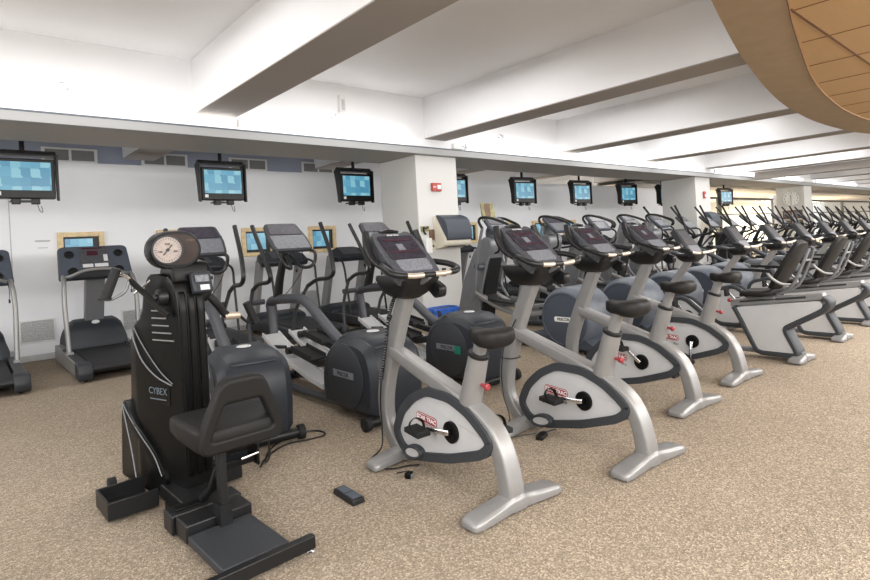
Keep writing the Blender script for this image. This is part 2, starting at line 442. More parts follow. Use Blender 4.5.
# return grilles low on the white wall
for j, (x0, x1) in enumerate(((.70,1.13),(2.0,2.5),(4.95,5.45))):
    t = empty('return_grille', ((x0+x1)/2, YW-.012, .43))
    MB().box((0,0,0),(x1-x0,.02,.33)).build('frame','white', t, bevel=.004)
    g = MB().box((0,-.008,0),(x1-x0-.04,.012,.29))
    for q in range(9): g.box((0,-.018,-.13+q*.0325),(x1-x0-.04,.01,.012),(.5,0,0))
    g.build('slats','ventpale', t)
    tag(t, ['low return grille in the white wall between the two left treadmills','low return grille behind the treadmill with speakers and the rowing tower','low return grille in the wall behind the back treadmills by the column'][j], 'vent', 'low return grilles')

# fluorescent strips along the bulkhead ledge
tx = [(-.6,.95),(1.1,2.75),(2.9,4.2),(4.35,5.62),(6.95,8.4),(8.55,10.1),(10.25,11.8),(11.95,13.5),(13.65,15.3),(17.2,19.0),(19.2,21.),(21.2,23.),(23.2,25.2),(27,29),(29.2,31.2),(31.4,33.4)]
for j,(a,b) in enumerate(tx):
    t = empty('fluorescent_light', ((a+b)/2, Y1-.06, ZS+.105)); L = b-a+.14
    MB().box((0,.02,.035),(L,.06,.07)).build('housing','lampbody', t, bevel=.004)
    MB().cyl((-L/2+.02,-.02,.115),(L/2-.02,-.02,.115),.02,n=10).build('tube','tube', t)
    c = MB()
    for s in (-1,1): c.box((s*(L/2-.01),-.02,.10),(.02,.05,.10))
    c.build('lamp_holder','white', t, bevel=.004)
    where = ['ledge above the leftmost television, cut by the picture edge','ledge between the first and second televisions','ledge above and right of the second television','ledge above the third television, ending at the first column'][min(j,3)] if j<4 else ('ledge between the first and second columns' if j<9 else 'far ledge beyond the second column')
    tag(t, 'glowing fluorescent strip light on the '+where, 'light', 'fluorescent lights along the bulkhead')
# sprinkler heads on the bulkhead wall
for j,(x,z) in enumerate(((.976,3.25),(4.32,3.28),(7.87,3.29),(11.35,3.26))):
    t = empty('sprinkler_head', (x, Y1, z))
    MB().lathe([(.055,0),(.055,-.012),(.02,-.02),(.012,-.06),(.03,-.065),(.03,-.072),(0,-.072)],(0,0,0),'y',16).build('body','chrome', t)
    MB().lathe([(.058,0),(.058,-.008),(.05,-.01)],(0,0,0),'y',16).build('escutcheon','silver', t)
    tag(t, ['chrome sprinkler head on bulkhead wall at the far left','chrome sprinkler head below the white emergency lamp','chrome sprinkler head right of the first column','small chrome sprinkler head furthest along the bulkhead'][j], 'sprinkler', 'sprinkler heads on the bulkhead')
t = empty('emergency_lamp', (4.43, Y1, 3.49))
MB().box((0,-.03,0),(.10,.06,.26)).build('housing','white', t, bevel=.012)
MB().box((.0,-.063,-.02),(.055,.008,.16)).build('lens','vent', t, bevel=.003)
tag(t, 'upright white emergency lamp high on bulkhead above a sprinkler', 'lamp')
t = empty('junction_box', (6.72, Y1-.02, 3.03))
MB().box((0,0,0),(.2,.06,.1)).build('cover','white', t, bevel=.01)
c = MB().tube([(.1,0,0),(.16,0,.01),(.22,0,0)],.008,6,sm=3).build('conduit','silver', t)
tag(t, 'small white junction box on the bulkhead above the column', 'box')

# suspended televisions
tvlab = ['leftmost ceiling-hung television above the treadmill with round speakers','second ceiling-hung television from the left with blue mosaic picture','ceiling-hung television just left of the first column','television half hidden behind the right edge of the first column','first full television to the right of the first column','second full television to the right of the first column','third full television to the right of the first column','television seen edge on just before the second column','lone television just past the second column']
proto = None
for j,(x,ry) in enumerate(((.74,0),(3.22,0),(5.65,-.02),(8.1,-.08),(10.4,-.12),(12.75,-.14),(15.1,-.16),(17.3,.1),(22.1,-.25))):
    if proto is None:
        t = empty('hanging_television')
        MB().box((0,.07,-.28),(.65,.15,.50)).build('casing','black', t, bevel=.012)
        s = MB().box((0,-.006,-.25),(.565,.012,.355)).build('screen','tv', t)
        b = MB()
        for q in (-1,1):
            b.prism([(-.03,.03),(.17,.03),(.12,-.2),(.06,-.55),(-.02,-.56)], q*.35-.012, q*.35+.012)
        b.box((0,.09,.02),(.71,.2,.02)).box((0,.09,-.56),(.30,.16,.02))
        b.prism([(0,.03),(.17,.03),(.1,.085),(.07,.085)], -.35, .35)
        b.build('cradle','black', t, bevel=.003)
        MB().cyl((0,.09,.03),(0,.09,1.07),.028,n=12).build('pole','black', t)
        MB().box((-.09,.04,-.565),(.09,.10,.07)).box((.11,.04,-.565),(.09,.10,.07)).build('speaker','black', t, bevel=.008)
        MB().box((-.26,-.012,-.47),(.05,.004,.045)).build('sticker','white', t)
        m = MB().tube([(.13,.05,-.6),(.15,.05,-.68),(.18,.05,-.70),(.17,.05,-.62)],.004,6,sm=4).build('cable','black', t)
        proto = t
    place(proto, j>0, (x, 8.55, 2.745), ry, tvlab[j], 'television', 'televisions hanging behind the bulkhead')

# wood-framed wall screens
frlab = ['wood-framed wall screen above the treadmill with round speakers','wood-framed wall screen hidden behind the gauge head of the rowing tower','wood-framed wall screen left of the tall handlebar, tilted slightly','wood-framed wall screen to the left of the hanging television and column','wood-framed wall screen partly behind the nearest bike console','wood-framed screen beside the paper towel dispenser','wood-framed screen behind the second bike console','further wood-framed screen behind ellipticals']
proto = None
for j, x in enumerate((1.51,2.87,4.28,5.62,6.98,9.7,11.1,12.5,13.9,15.2)):
    if proto is None:
        t = empty('framed_wall_screen')
        f = MB()
        for s in (-1,1): f.box((s*.265,-.03,0),(.07,.06,.52)); f.box((0,-.03,s*.225),(.46,.06,.07))
        f.build('frame','wood', t, bevel=.006)
        MB().box((0,-.012,0),(.47,.02,.40)).build('recess','black', t)
        MB().box((-.03,-.024,.01),(.36,.008,.30)).build('screen','tv', t)
        proto = t
    place(proto, j>0, (x, YW, 1.575), 0, frlab[min(j,7)], 'wall screen', 'wood-framed screens on the back wall')

# things on the first column
def dispenser(x, lab, z=1.27):
    t = empty('paper_towel_dispenser', (x, Y1, z))
    MB().prism(rounded([(0,0),(-.26,.05),(-.27,.16),(-.02,.56),(0,.56)],[.01,.05,.04,.05,.01]), -.30, .30).build('back_housing','cream', t, bevel=.008)
    MB().prism(rounded([(-.03,.13),(-.295,.14),(-.305,.34),(-.22,.52),(-.03,.575)],[.01,.04,.09,.09,.01],5), -.255, .305).build('cover','slated', t, bevel=.012)
    MB().box((0,-.20,.035),(.36,.12,.02)).build('towel_slot','char', t)
    tag(t, lab, 'dispenser', 'paper towel dispensers')
dispenser(6.40, 'large dark blue and cream paper towel dispenser on nearest column')
dispenser(16.55, 'distant blue paper towel dispenser on the second column over black bin')
t = empty('fire_alarm', (6.19, Y1, 2.31)); MB().box((0,-.025,0),(.20,.05,.14)).build('plate','alarm', t, bevel=.008)
MB().box((.04,-.055,.0),(.08,.02,.07)).build('strobe','white', t, bevel=.006)
text('lettering','FIRE',.042,'text',t, wall_mtx(-.05,-.051,0))
tag(t, 'red fire alarm strobe high on the nearest column', 'alarm', 'fire alarms')
t = empty('fire_alarm', (16.5, Y1, 2.33)); MB().box((0,-.025,0),(.12,.05,.20)).build('plate','alarm', t, bevel=.008)
MB().box((.0,-.055,-.03),(.08,.02,.08)).build('strobe','white', t, bevel=.006)
tag(t, 'small red fire alarm on the second column', 'alarm', 'fire alarms')
t = empty('wall_outlet', (6.28, Y1, .88)); MB().box((0,-.006,0),(.085,.012,.14)).build('plate','char', t, bevel=.003)
s = MB().box((0,-.014,.03),(.035,.004,.03)).box((0,-.014,-.03),(.035,.004,.03)).build('socket','black', t)
tag(t, 'dark electrical outlet low on the nearest column', 'outlet')
t = empty('soap_dispenser', (5.92, Y1, 1.34)); MB().box((0,-.05,0),(.13,.10,.25)).build('housing','white', t, bevel=.02)
MB().box((0,-.08,-.13),(.08,.06,.03)).build('nozzle','vent', t, bevel=.006)
tag(t, 'small white soap dispenser on column left of towel dispenser', 'dispenser')
t = empty('control_panel', (6.045, Y1, 1.52)); MB().box((0,-.015,0),(.10,.03,.17)).build('plate','brown', t, bevel=.005)
MB().box((0,-.02,-.2),(.11,.04,.17)).build('cover','cream', t, bevel=.006)
MB().cyl((0,-.045,-.19),(0,-.038,-.19),.02,n=12).build('knob','brown', t)
tag(t, 'brown and cream control panel on column beside towel dispenser', 'panel')
t = empty('key_hook', (5.91, Y1, 1.60)); MB().box((0,-.006,.02),(.18,.012,.09)).build('plate','mag', t, bevel=.003)
MB().tube([(-.03,-.02,.05),(-.04,-.03,-.03),(-.0,-.03,-.07)],.016,6,sm=3).tube([(.0,-.02,.02),(.05,-.03,.05)],.012,6).build('hook','black', t)
tag(t, 'yellow card with small black hook on the nearest column', 'hook')
t = empty('recycling_bin', (5.98, 6.72, 0)); MB().box((0,0,.16),(.44,.3,.32),taper=1.08).build('bucket','binbl', t, bevel=.02)
m = MB(); 
ring = lambda k,z: [((.235+.018*math.sin(i*2.3+z*9))*k*math.copysign(abs(math.cos(i*PI/12))**.5,math.cos(i*PI/12)), (.165+.012*math.sin(i*1.7))*k*math.copysign(abs(math.sin(i*PI/12))**.5,math.sin(i*PI/12)), z) for i in range(24)]
m.loft([ring(1.06,.20),ring(1.1,.28),ring(1.08,.335),ring(.98,.345),ring(.93,.27)],caps=False).build('liner','blue', t)
tag(t, 'low black bin with bright blue liner at the foot of nearest column', 'bin')
# second column cabinet, third column clock
t = empty('waste_cabinet', (17.1, 6.6, 0)); MB().box((0,0,.60),(.75,.5,1.2)).build('body','black', t, bevel=.02)
MB().box((0,-.255,.95),(.5,.02,.3)).build('flap','gloss', t, bevel=.01)
MB().box((0,0,1.21),(.78,.53,.03)).build('lid','char', t, bevel=.01)
tag(t, 'tall black waste cabinet beneath the towel dispenser on second column', 'cabinet')
t = empty('wall_clock', (25.62, 7.45, 2.36))
MB().lathe([(.33,0),(.33,-.03)],(0,0,0),'x',32).build('case','vent', t)
MB().lathe([(.285,-.031),(.285,-.034)],(0,0,0),'x',32).build('face','white', t)
for q in range(12):
    a = q*PI/6; text('numeral', str(q if q else 12), .09, 'textdark', t, side_mtx(-.036, -.23*math.sin(a), .23*math.cos(a)))
MB().box((-.04,0,.07),(.004,.018,.16)).build('hour_hand','textdark', t)
MB().box((-.043,0,-.10),(.004,.014,.22)).build('minute_hand','textdark', t)
tag(t, 'round pale wall clock on the far white column', 'clock')
for q,(yy,zz) in enumerate(((7.62,1.72),(7.25,1.72),(7.62,1.32),(7.25,1.32))):
    t = empty('notice_board', (25.64, yy, zz)); MB().box((-.01,0,0),(.02,.32,.34)).build('board','brown', t, bevel=.004)
    MB().box((-.022,0,0),(.004,.2,.2)).build('paper','keypad', t)
    tag(t, 'small brown notice frame below the clock, %s %s of the four'%(('upper','upper','lower','lower')[q],('left','right','left','right')[q]), 'notice', 'brown notice frames under the clock')
for j,(x,z) in enumerate(((1.03,1.72),(3.55,1.70))):
    t = MB().box((x,YW-.004,z),(.18,.006,.025)).box((x,YW-.004,z-.1),(.12,.006,.012)).build('wall_notice','ventpale'); tag(t, ['faint paper notice on white wall left of the leftmost framed screen','faint paper notice on white wall left of the tilted framed screen'][j],'notice')

# ------------------------------------------------------------------ light
W = bpy.data.worlds.new('world'); bpy.context.scene.world = W; W.use_nodes = True
W.node_tree.nodes['Background'].inputs[0].default_value = (1,1,1,1); W.node_tree.nodes['Background'].inputs[1].default_value = .95
def area(loc, rot, size, power, col=(1,.985,.965)):  # added fill light to brighten the gym, not a fixture of the room
    l = bpy.data.lights.new('fill_light','AREA'); l.shape = 'RECTANGLE'; l.size, l.size_y = size; l.energy = power; l.color = col
    o = bpy.data.objects.new('fill_light', l); COL.objects.link(o); o.location = loc; o.rotation_euler = rot; return o
area((.8,-.6,2.95), (0,0,0), (4,2), 90)  # added fill from overhead, out of view
for x in (8,13,18,24,32): area((x,.2,2.95),(0,0,0),(3,1.6),110)  # more added overhead fill along the room
for x in (-3.2,.7,4.4,8,11.6,15,18.3,21.5): area((x,5.2,3.70),(0,0,0),(2.4,2.4),26 if x < 10 else 42,(1,.99,.98))  # added fill in the bays between beams, stronger further along
area((20,12,2.85),(0,0,0),(5,3),700,(1,.96,.88)); area((28,12,2.85),(0,0,0),(5,3),900,(1,.93,.8)); area((44,12,2.85),(0,0,0),(8,3),1100,(1,.95,.88))  # added fill brightening the room behind the glazing
area((7,-3.2,2.7),(math.radians(62),0,0),(22,1.4),620,(1,1,.99)); area((-4.5,3,2.6),(0,math.radians(-62),0),(1.4,9),170,(1,1,1))  # added frontal fill toward the back wall, plus one from the left
area((30,-3.2,2.7),(math.radians(62),0,0),(22,1.4),560,(1,.98,.95))  # same added frontal fill for the far end
sc = bpy.context.scene
sc.view_settings.view_transform = 'Standard'; sc.view_settings.look = 'None'; sc.view_settings.exposure = 0.85
# ------------------------------------------------------------------ upright bike (origin under its rear foot, faces +y)
def foot_bar(L, yc=0, flat=.05, name='foot', m='silver', parent=None, dy=.0):
    b = MB(); rings = []
    for t in (-1,-.96,-.85,-.45,-.16,-.13,.13,.16,.45,.85,.96,1):
        a = abs(t); x = t*L/2
        h = {1:.026,.96:.036,.85:.044,.45:.055,.16:.066,.13:.074}[a]; w = {1:.046,.96:.062,.85:.070,.45:.066,.16:.058,.13:.066}[a]
        y = yc + dy*a*a
        prof = rounded([(-w,0.0),(w,0.0),(w*.96,h*.72),(w*.72,h),(-w*.72,h),(-w*.96,h*.72)], .006, 2)
        rings.append([(x, y+p, .012+q) for p, q in prof])
    b.loft(rings); o = b.build(name, m, parent, ang=50)
    f = MB()
    for s in (-1,1): f.lathe([(.03,0),(.03,.014)], (s*(L/2-.06), yc+dy, 0), 'z', 14)
    f.build('rubber_pad','rubber', o); return o

def shift_tree(o, dy):
    o.data.transform(Matrix.Translation((0,dy,0)))
    for ch in o.children: shift_tree(ch, dy)
SHROUD = [(.62,.525),(.40,.525),(.24,.47),(.09,.365),(.065,.305),(.14,.24),(.42,.145),(.74,.075),(.90,.095),(.975,.20),(.90,.345),(.77,.455)]
def make_upright():
    r = empty('upright_exercise_bike')
    foot_bar(.64, 0, name='rear_foot', parent=r, dy=-.015)
    foot_bar(.56, .97, name='front_foot', parent=r, dy=-.03)
    MB().tube([(0,0,.05),(0,.005,.14),(0,.045,.28),(0,.12,.385),(0,.26,.462),(0,.45,.53),(0,.66,.592),(0,1.02,.70)],[(.056,.05),(.056,.048),(.055,.046),(.054,.046),(.052,.045),(.050,.044),(.048,.044),(.046,.04)],16,sq=.30,sm=5).build('frame_beam','silver', r, ang=50)
    MB().tube([(0,.83,1.10),(0,.92,.93),(0,1.02,.72),(0,1.115,.50),(0,1.15,.32),(0,1.12,.17),(0,1.0,.04)],[(.042,.05),(.042,.052),(.043,.056),(.043,.055),(.042,.05),(.041,.047),(.043,.05)],16,sq=.34,sm=5).build('mast','silver', r, ang=50)
    MB().cyl((0,.30,.45),(0,.195,.77),.066,.056,20).build('seat_tube','silver', r, bevel=.003)
    MB().cyl((0,.197,.765),(0,.19,.785),.060,.059,20).build('collar','black', r, bevel=.003)
    MB().tube([(0,.24,.64),(0,.20,.76),(0,.15,.89)],(.030,.034),12,sq=.6).build('seat_post','silver', r)
    k = MB().cyl((0,.22,.62),(0,.155,.605),.010,n=10).lathe([(.014,0),(.019,-.008),(.019,-.022),(.012,-.028)],(0,.157,.605),'y',12).build('adjust_knob','red', r)
    # saddle: wide tail, narrow nose (+y)
    rings = []
    for y, w, zt, zb in ((-.015,.045,.93,.905),(-.005,.085,.945,.875),(.03,.118,.955,.86),(.09,.120,.952,.862),(.145,.098,.942,.872),(.19,.058,.942,.868),(.225,.040,.942,.872),(.25,.030,.94,.88),(.262,.014,.93,.892)):
        n = 18; ring = []
        for i in range(n):
            a = 2*PI*i/n; ca, sa = math.cos(a), math.sin(a)
            x = w*math.copysign(abs(ca)**.75, ca); zm = (zt+zb)/2; z = zm+(zt-zb)/2*math.copysign(abs(sa)**.6, sa)
            if sa > 0: z -= .012*(1-abs(ca))*(1 if y < .2 else .3)
            ring.append((x, y*.94-.0, .93+(z-.93)*1.22-.018))
        rings.append(ring)
    MB().loft(rings).build('saddle','vinyl', r, ang=60)
    # shroud
    P = rounded(SHROUD, .05, 3); I = inset(P, .018)
    s = MB().prism(inset(P,.022), -.050, .050).build('side_panel','panel', r)
    b = MB(); pts = [(0,*p) for p in I]
    for sx in (-1,1):
        # bumper: rounded rim with varying width
        o_ = inset(P, -.012); i_ = inset(P, .040)
        b.annulus(o_, i_, sx*.030, sx*.070)
    b.build('bumper','bumper', r, bevel=.013, seg=3)
    o = MB()
    for sx in (-1,1): o.lathe([(.062,.048*sx),(.062,.066*sx),(.052,.070*sx),(.02,.064*sx),(.02,.080*sx),(0,.080*sx)],(0,.40,.315),'x',26)
    o.build('crank_hub','gloss', r)
    o = MB()
    el = lambda ry, rz: [(.76+ry*math.cos(a*PI/12)*.98-rz*math.sin(a*PI/12)*.12, .112+rz*math.sin(a*PI/12)+ry*math.cos(a*PI/12)*-.12) for a in range(24)]
    for sx in (-1,1): o.annulus(el(.098,.046), el(.076,.028), sx*.04, sx*.092)
    o = o.build('level_foot_ring','bumper', r, bevel=.008)
    q = MB()
    for sx in (-1,1): q.prism(el(.075,.027), min(sx*.04,sx*.082), max(sx*.04,sx*.082))
    q.build('inner_plate','panel', o)
    # logo on the side facing -x
    lg = MB()
    pl = rounded([(.735,.305),(.735,.365),(.535,.365),(.535,.305)], .028, 4)
    xf = Matrix.Translation((0,.635,.335)) @ Matrix.Rotation(math.radians(4),4,'X') @ Matrix.Translation((0,-.635,-.335))
    l = lg.prism(pl, -.0525, -.0495).build('logo_plate','red', r, xf=xf)
    text('lettering','STAR TRAC',.035,'text', l, xf @ side_mtx(-.0532,.635,.336), bold=.0006)
    MB().annulus(inset(pl,.005), inset(pl,.0075), -.0532, -.052).build('logo_border','text', l, xf=xf)
    text('model_lettering','Pro',.034,'textdark', l, xf @ side_mtx(-.0515,.565,.278))
    before = set(r.children)
    # console
    pod = MB(); rings = []
    for z, y0, y1, w in ((1.055,.66,.86,.06),(1.085,.63,.90,.105),(1.13,.585,.93,.135),(1.175,.555,.95,.145),(1.20,.56,.95,.135)):
        rings.append([(x,y,z) for x,y in rounded([(-w,y0),(w,y0),(w*.8,y1),(-w*.8,y1)], .05, 4)])
    pod.loft(rings).build('console_base','black', r, ang=50)
    c0 = Vector((0,.585,1.215)); c1 = Vector((0,.90,1.485)); ax = (c1-c0).normalized(); nrm = Vector((0,-ax.z,ax.y)); Lc = (c1-c0).length
    B = Matrix(((1,0,0,c0.x),(0,ax.y,nrm.y,c0.y),(0,ax.z,nrm.z,c0.z),(0,0,0,1)))
    outl = rounded([(-.15,-.03),(.15,-.03),(.175,.10),(.17,Lc-.07),(.15,Lc-.01),(.10,Lc),(.08,Lc-.02),(-.08,Lc-.02),(-.10,Lc),(-.15,Lc-.01),(-.17,Lc-.07),(-.175,.10)], .03, 4)
    MB().prismz(outl, -.075, .0).build('console_housing','consgrey', r, bevel=.014, seg=3, xf=B)
    sc_ = rounded([(-.135,.135),(.135,.135),(.135,Lc-.055),(-.135,Lc-.055)], .02, 4)
    dp = MB().prismz(sc_, -.004, .005).build('display','screen', r, xf=B)
    MB().box((0,.20,.006),(.21,.012,.002)).box((0,Lc-.10,.006),(.2,.014,.002)).build('accent_strip','ledred', dp, xf=B)
    MB().box((-.01,.245,.006),(.05,.06,.002)).build('readout','keypad', dp, xf=B)
    MB().prismz(rounded([(-.115,.02),(.115,.02),(.124,.125),(-.124,.125)], .025, 4), -.004, .006).build('keypad','keypad', r, xf=B)
    text('console_lettering','STAR TRAC',.018,'text', dp, B@Matrix.Translation((0,Lc-.045,.002)))
    MB().tube([(-.07,Lc+.0,-.03),(0,Lc+.02,-.03),(.07,Lc+.0,-.03)],(.018,.03),10,hint=(0,1,0),sm=3).build('reading_rest','black', r, xf=B)
    # handlebars
    f = MB()
    for s in (-1,1):
        f.tube([(s*.04,.50,1.205),(s*.075,.495,1.205),(s*.11,.495,1.205),(s*.17,.50,1.21)],.0165,12,sm=2)
    f.build('heart_rate_grip','grip', r)
    f = MB()
    for s in (-1,1):
        f.tube([(s*.168,.498,1.21),(s*.215,.50,1.215),(s*.25,.53,1.23),(s*.245,.60,1.255),(s*.215,.68,1.27),(s*.185,.72,1.275)],.02,12,hint=(0,0,1),sm=4)
        f.tube([(s*.19,.73,1.26),(s*.205,.80,1.31),(s*.205,.855,1.39),(s*.195,.885,1.485)],[.017,.023,.028,.023],12,sm=4)
    f.cyl((-.042,.50,1.205),(.042,.50,1.205),.02,n=12)
    f.build('handle','black', r)
    MB().tube([(0,.50,1.20),(0,.57,1.165),(0,.64,1.15)],.022,10,sm=3).tube([(-.19,.72,1.27),(-.14,.75,1.22),(0,.77,1.17),(.14,.75,1.22),(.19,.72,1.27)],.017,10,hint=(0,0,1),sm=4).build('handle_stem','silverd', r)
    MB().prism(rounded([(.60,1.16),(.52,1.12),(.53,1.06),(.60,1.045),(.67,1.10)],.02,3), .10, .16, mid=(.012,.2)).build('holder_pocket','black', r)
    for ch in set(r.children)-before: shift_tree(ch, .10)
    return r
def add_cranks(root, ang, strap=True):
    """two cranks with pedals; ang 0 = left crank points forward"""
    hub = Vector((0,.40,.315))
    for s in (-1,1):
        a = ang + (0 if s < 0 else PI)
        d = Vector((0, math.cos(a), math.sin(a)))
        e = hub+d*.175
        c = MB().tube([hub+Vector((s*.075,0,0)), hub+Vector((s*.085,0,0))+d*.02, Vector((s*.098,0,0))+e],[(.008,.016),(.008,.016),(.007,.012)],8,hint=(1,0,0),sq=.6).build('crank','chrome', root, bevel=.002)
        x = s*.16
        p = MB(); p.box((x,e.y+.01,e.z-.002),(.095,.135,.030),(.10,0,0)); p.cyl((s*.105,e.y,e.z),(s*.20,e.y,e.z),.010,n=8)
        p.box((x,e.y-.05,e.z-.004),(.075,.014,.034)).box((x,e.y+.05,e.z-.004),(.075,.014,.034))
        p = p.build('pedal','rubber', c, bevel=.004)
        if strap:
            MB().tube([(x-.046,e.y+.0,e.z),(x-.046,e.y+.02,e.z+.045),(x,e.y+.03,e.z+.07),(x+.046,e.y+.02,e.z+.045),(x+.046,e.y,e.z)],(.014,.0025),8,hint=(0,1,0),sm=4).build('toe_strap','black', p)
up = make_upright()
blab = ['nearest upright exercise bike with black coiled cord running down its mast','second nearest upright exercise bike, saddle in front of the round grey drum','third upright exercise bike from the camera, left crank raised','fourth upright exercise bike, farthest of the upright row beside recumbent bikes']
UB = [(2.145,1.96,-.05),(3.105,1.73,-.06),(4.32,1.99,-.05),(5.375,2.04,-.04)]
bikes = []
for j,(x,y,rz) in enumerate(UB):
    bikes.append((up if j == 0 else copy_tree(up)))
for j,(x,y,rz) in enumerate(UB):
    b = bikes[j]; add_cranks(b, [-.05,-.02,.75,-1.5][j])
    dz = (0,.055,.06,.05)[j]
    for ch in b.children:
        if ch.name.startswith(('saddle','seat_post')): ch.location = (0,-.4*dz,dz)
    b.location = (x,y,0); b.rotation_euler = (0,0,rz); tag(b, blab[j], 'exercise bike', 'upright exercise bikes in the front row')

# cords and small things around the bikes
def W2(j, p):
    x,y,rz = UB[j]; c,s = math.cos(rz), math.sin(rz); return Vector((x+c*p[0]-s*p[1], y+s*p[0]+c*p[1], p[2]))
def coil(pts, r, turns, rw, mb, n=5):
    P = smooth(pts, 10); N = turns*8; out = []
    for i in range(N+1):
        f = i/N*(len(P)-1); k = min(int(f), len(P)-2); c = P[k].lerp(P[k+1], f-k); t = (P[k+1]-P[k]).normalized()
        u = t.cross(Vector((.3,1,.2))).normalized(); v = t.cross(u); a = 2*PI*i/8
        out.append(c+u*r*math.cos(a)+v*r*math.sin(a))
    mb.tube(out, rw, n)
c = MB()
coil([W2(0,(-.06,.86,1.11)),W2(0,(-.075,.94,.96)),W2(0,(-.065,1.03,.72)),W2(0,(-.065,1.10,.50))], .010, 36, .0046, c)
c.tube([W2(0,(-.065,1.10,.50)),W2(0,(-.062,1.13,.33)),W2(0,(-.065,1.12,.18)),W2(0,(-.09,1.10,.06)),W2(0,(-.20,1.07,.012)),W2(0,(-.23,.96,.008)),W2(0,(-.17,.86,.008)),W2(0,(-.08,.83,.008)),W2(0,(-.02,.78,.012))],.005,6,sm=5)
tag(c.build('coiled_cord','black'), 'black coiled cord hanging down the mast of the nearest upright bike', 'cord')
t = empty('cord_plug', (2.02,2.66,0), .4); MB().box((0,0,.017),(.05,.04,.034)).build('body','gloss', t, bevel=.006)
MB().box((0,-.021,.017),(.03,.002,.02)).build('face','keypad', t); MB().tube([(.02,.015,.02),(.05,.05,.012),(.02,.10,.006)],.0035,6,sm=3).build('lead','black', t)
tag(t, 'small black cord plug lying on carpet under the nearest bike', 'plug')
c = MB().tube([W2(1,(-.05,.98,.80)),W2(1,(-.06,1.10,.60)),W2(1,(-.065,1.14,.42)),W2(1,(-.05,1.16,.3)),W2(1,(-.065,1.13,.2)),W2(1,(-.10,1.05,.05)),W2(1,(-.24,1.06,.01)),W2(1,(-.33,.96,.008)),W2(1,(-.22,.88,.008)),W2(1,(-.08,.82,.01))],.004,6,sm=6)
c.tube([W2(1,(-.05,1.05,.50)),W2(1,(-.055,1.16,.50)),W2(1,(.055,1.16,.5)),W2(1,(.055,1.05,.5)),W2(1,(-.05,1.05,.50))],.004,6,sm=3)
tag(c.build('tied_cord','black'), 'thin black cord tied around the mast of the second bike', 'cord')
t = empty('power_adapter', tuple(W2(1,(-.10,.74,0))), .3); MB().box((0,0,.016),(.11,.05,.032)).build('body','black', t, bevel=.006)
MB().tube([(.05,0,.015),(.12,.01,.006),(.20,-.03,.005)],.004,6,sm=3).build('lead','black', t)
tag(t, 'black power adapter on the carpet at the front foot of second bike', 'adapter')
t = empty('remote_control', (1.625,2.705,0), math.radians(-92))
MB().box((0,0,.016),(.225,.082,.032),taper=(.95,.86)).build('body','black', t, bevel=.006)
MB().box((-.045,0,.0335),(.085,.055,.003)).box((.05,0,.0335),(.085,.055,.003)).build('button_panel','slated', t, bevel=.001)
tag(t, 'flat black handheld box with two grey panels lying on carpet', 'remote')

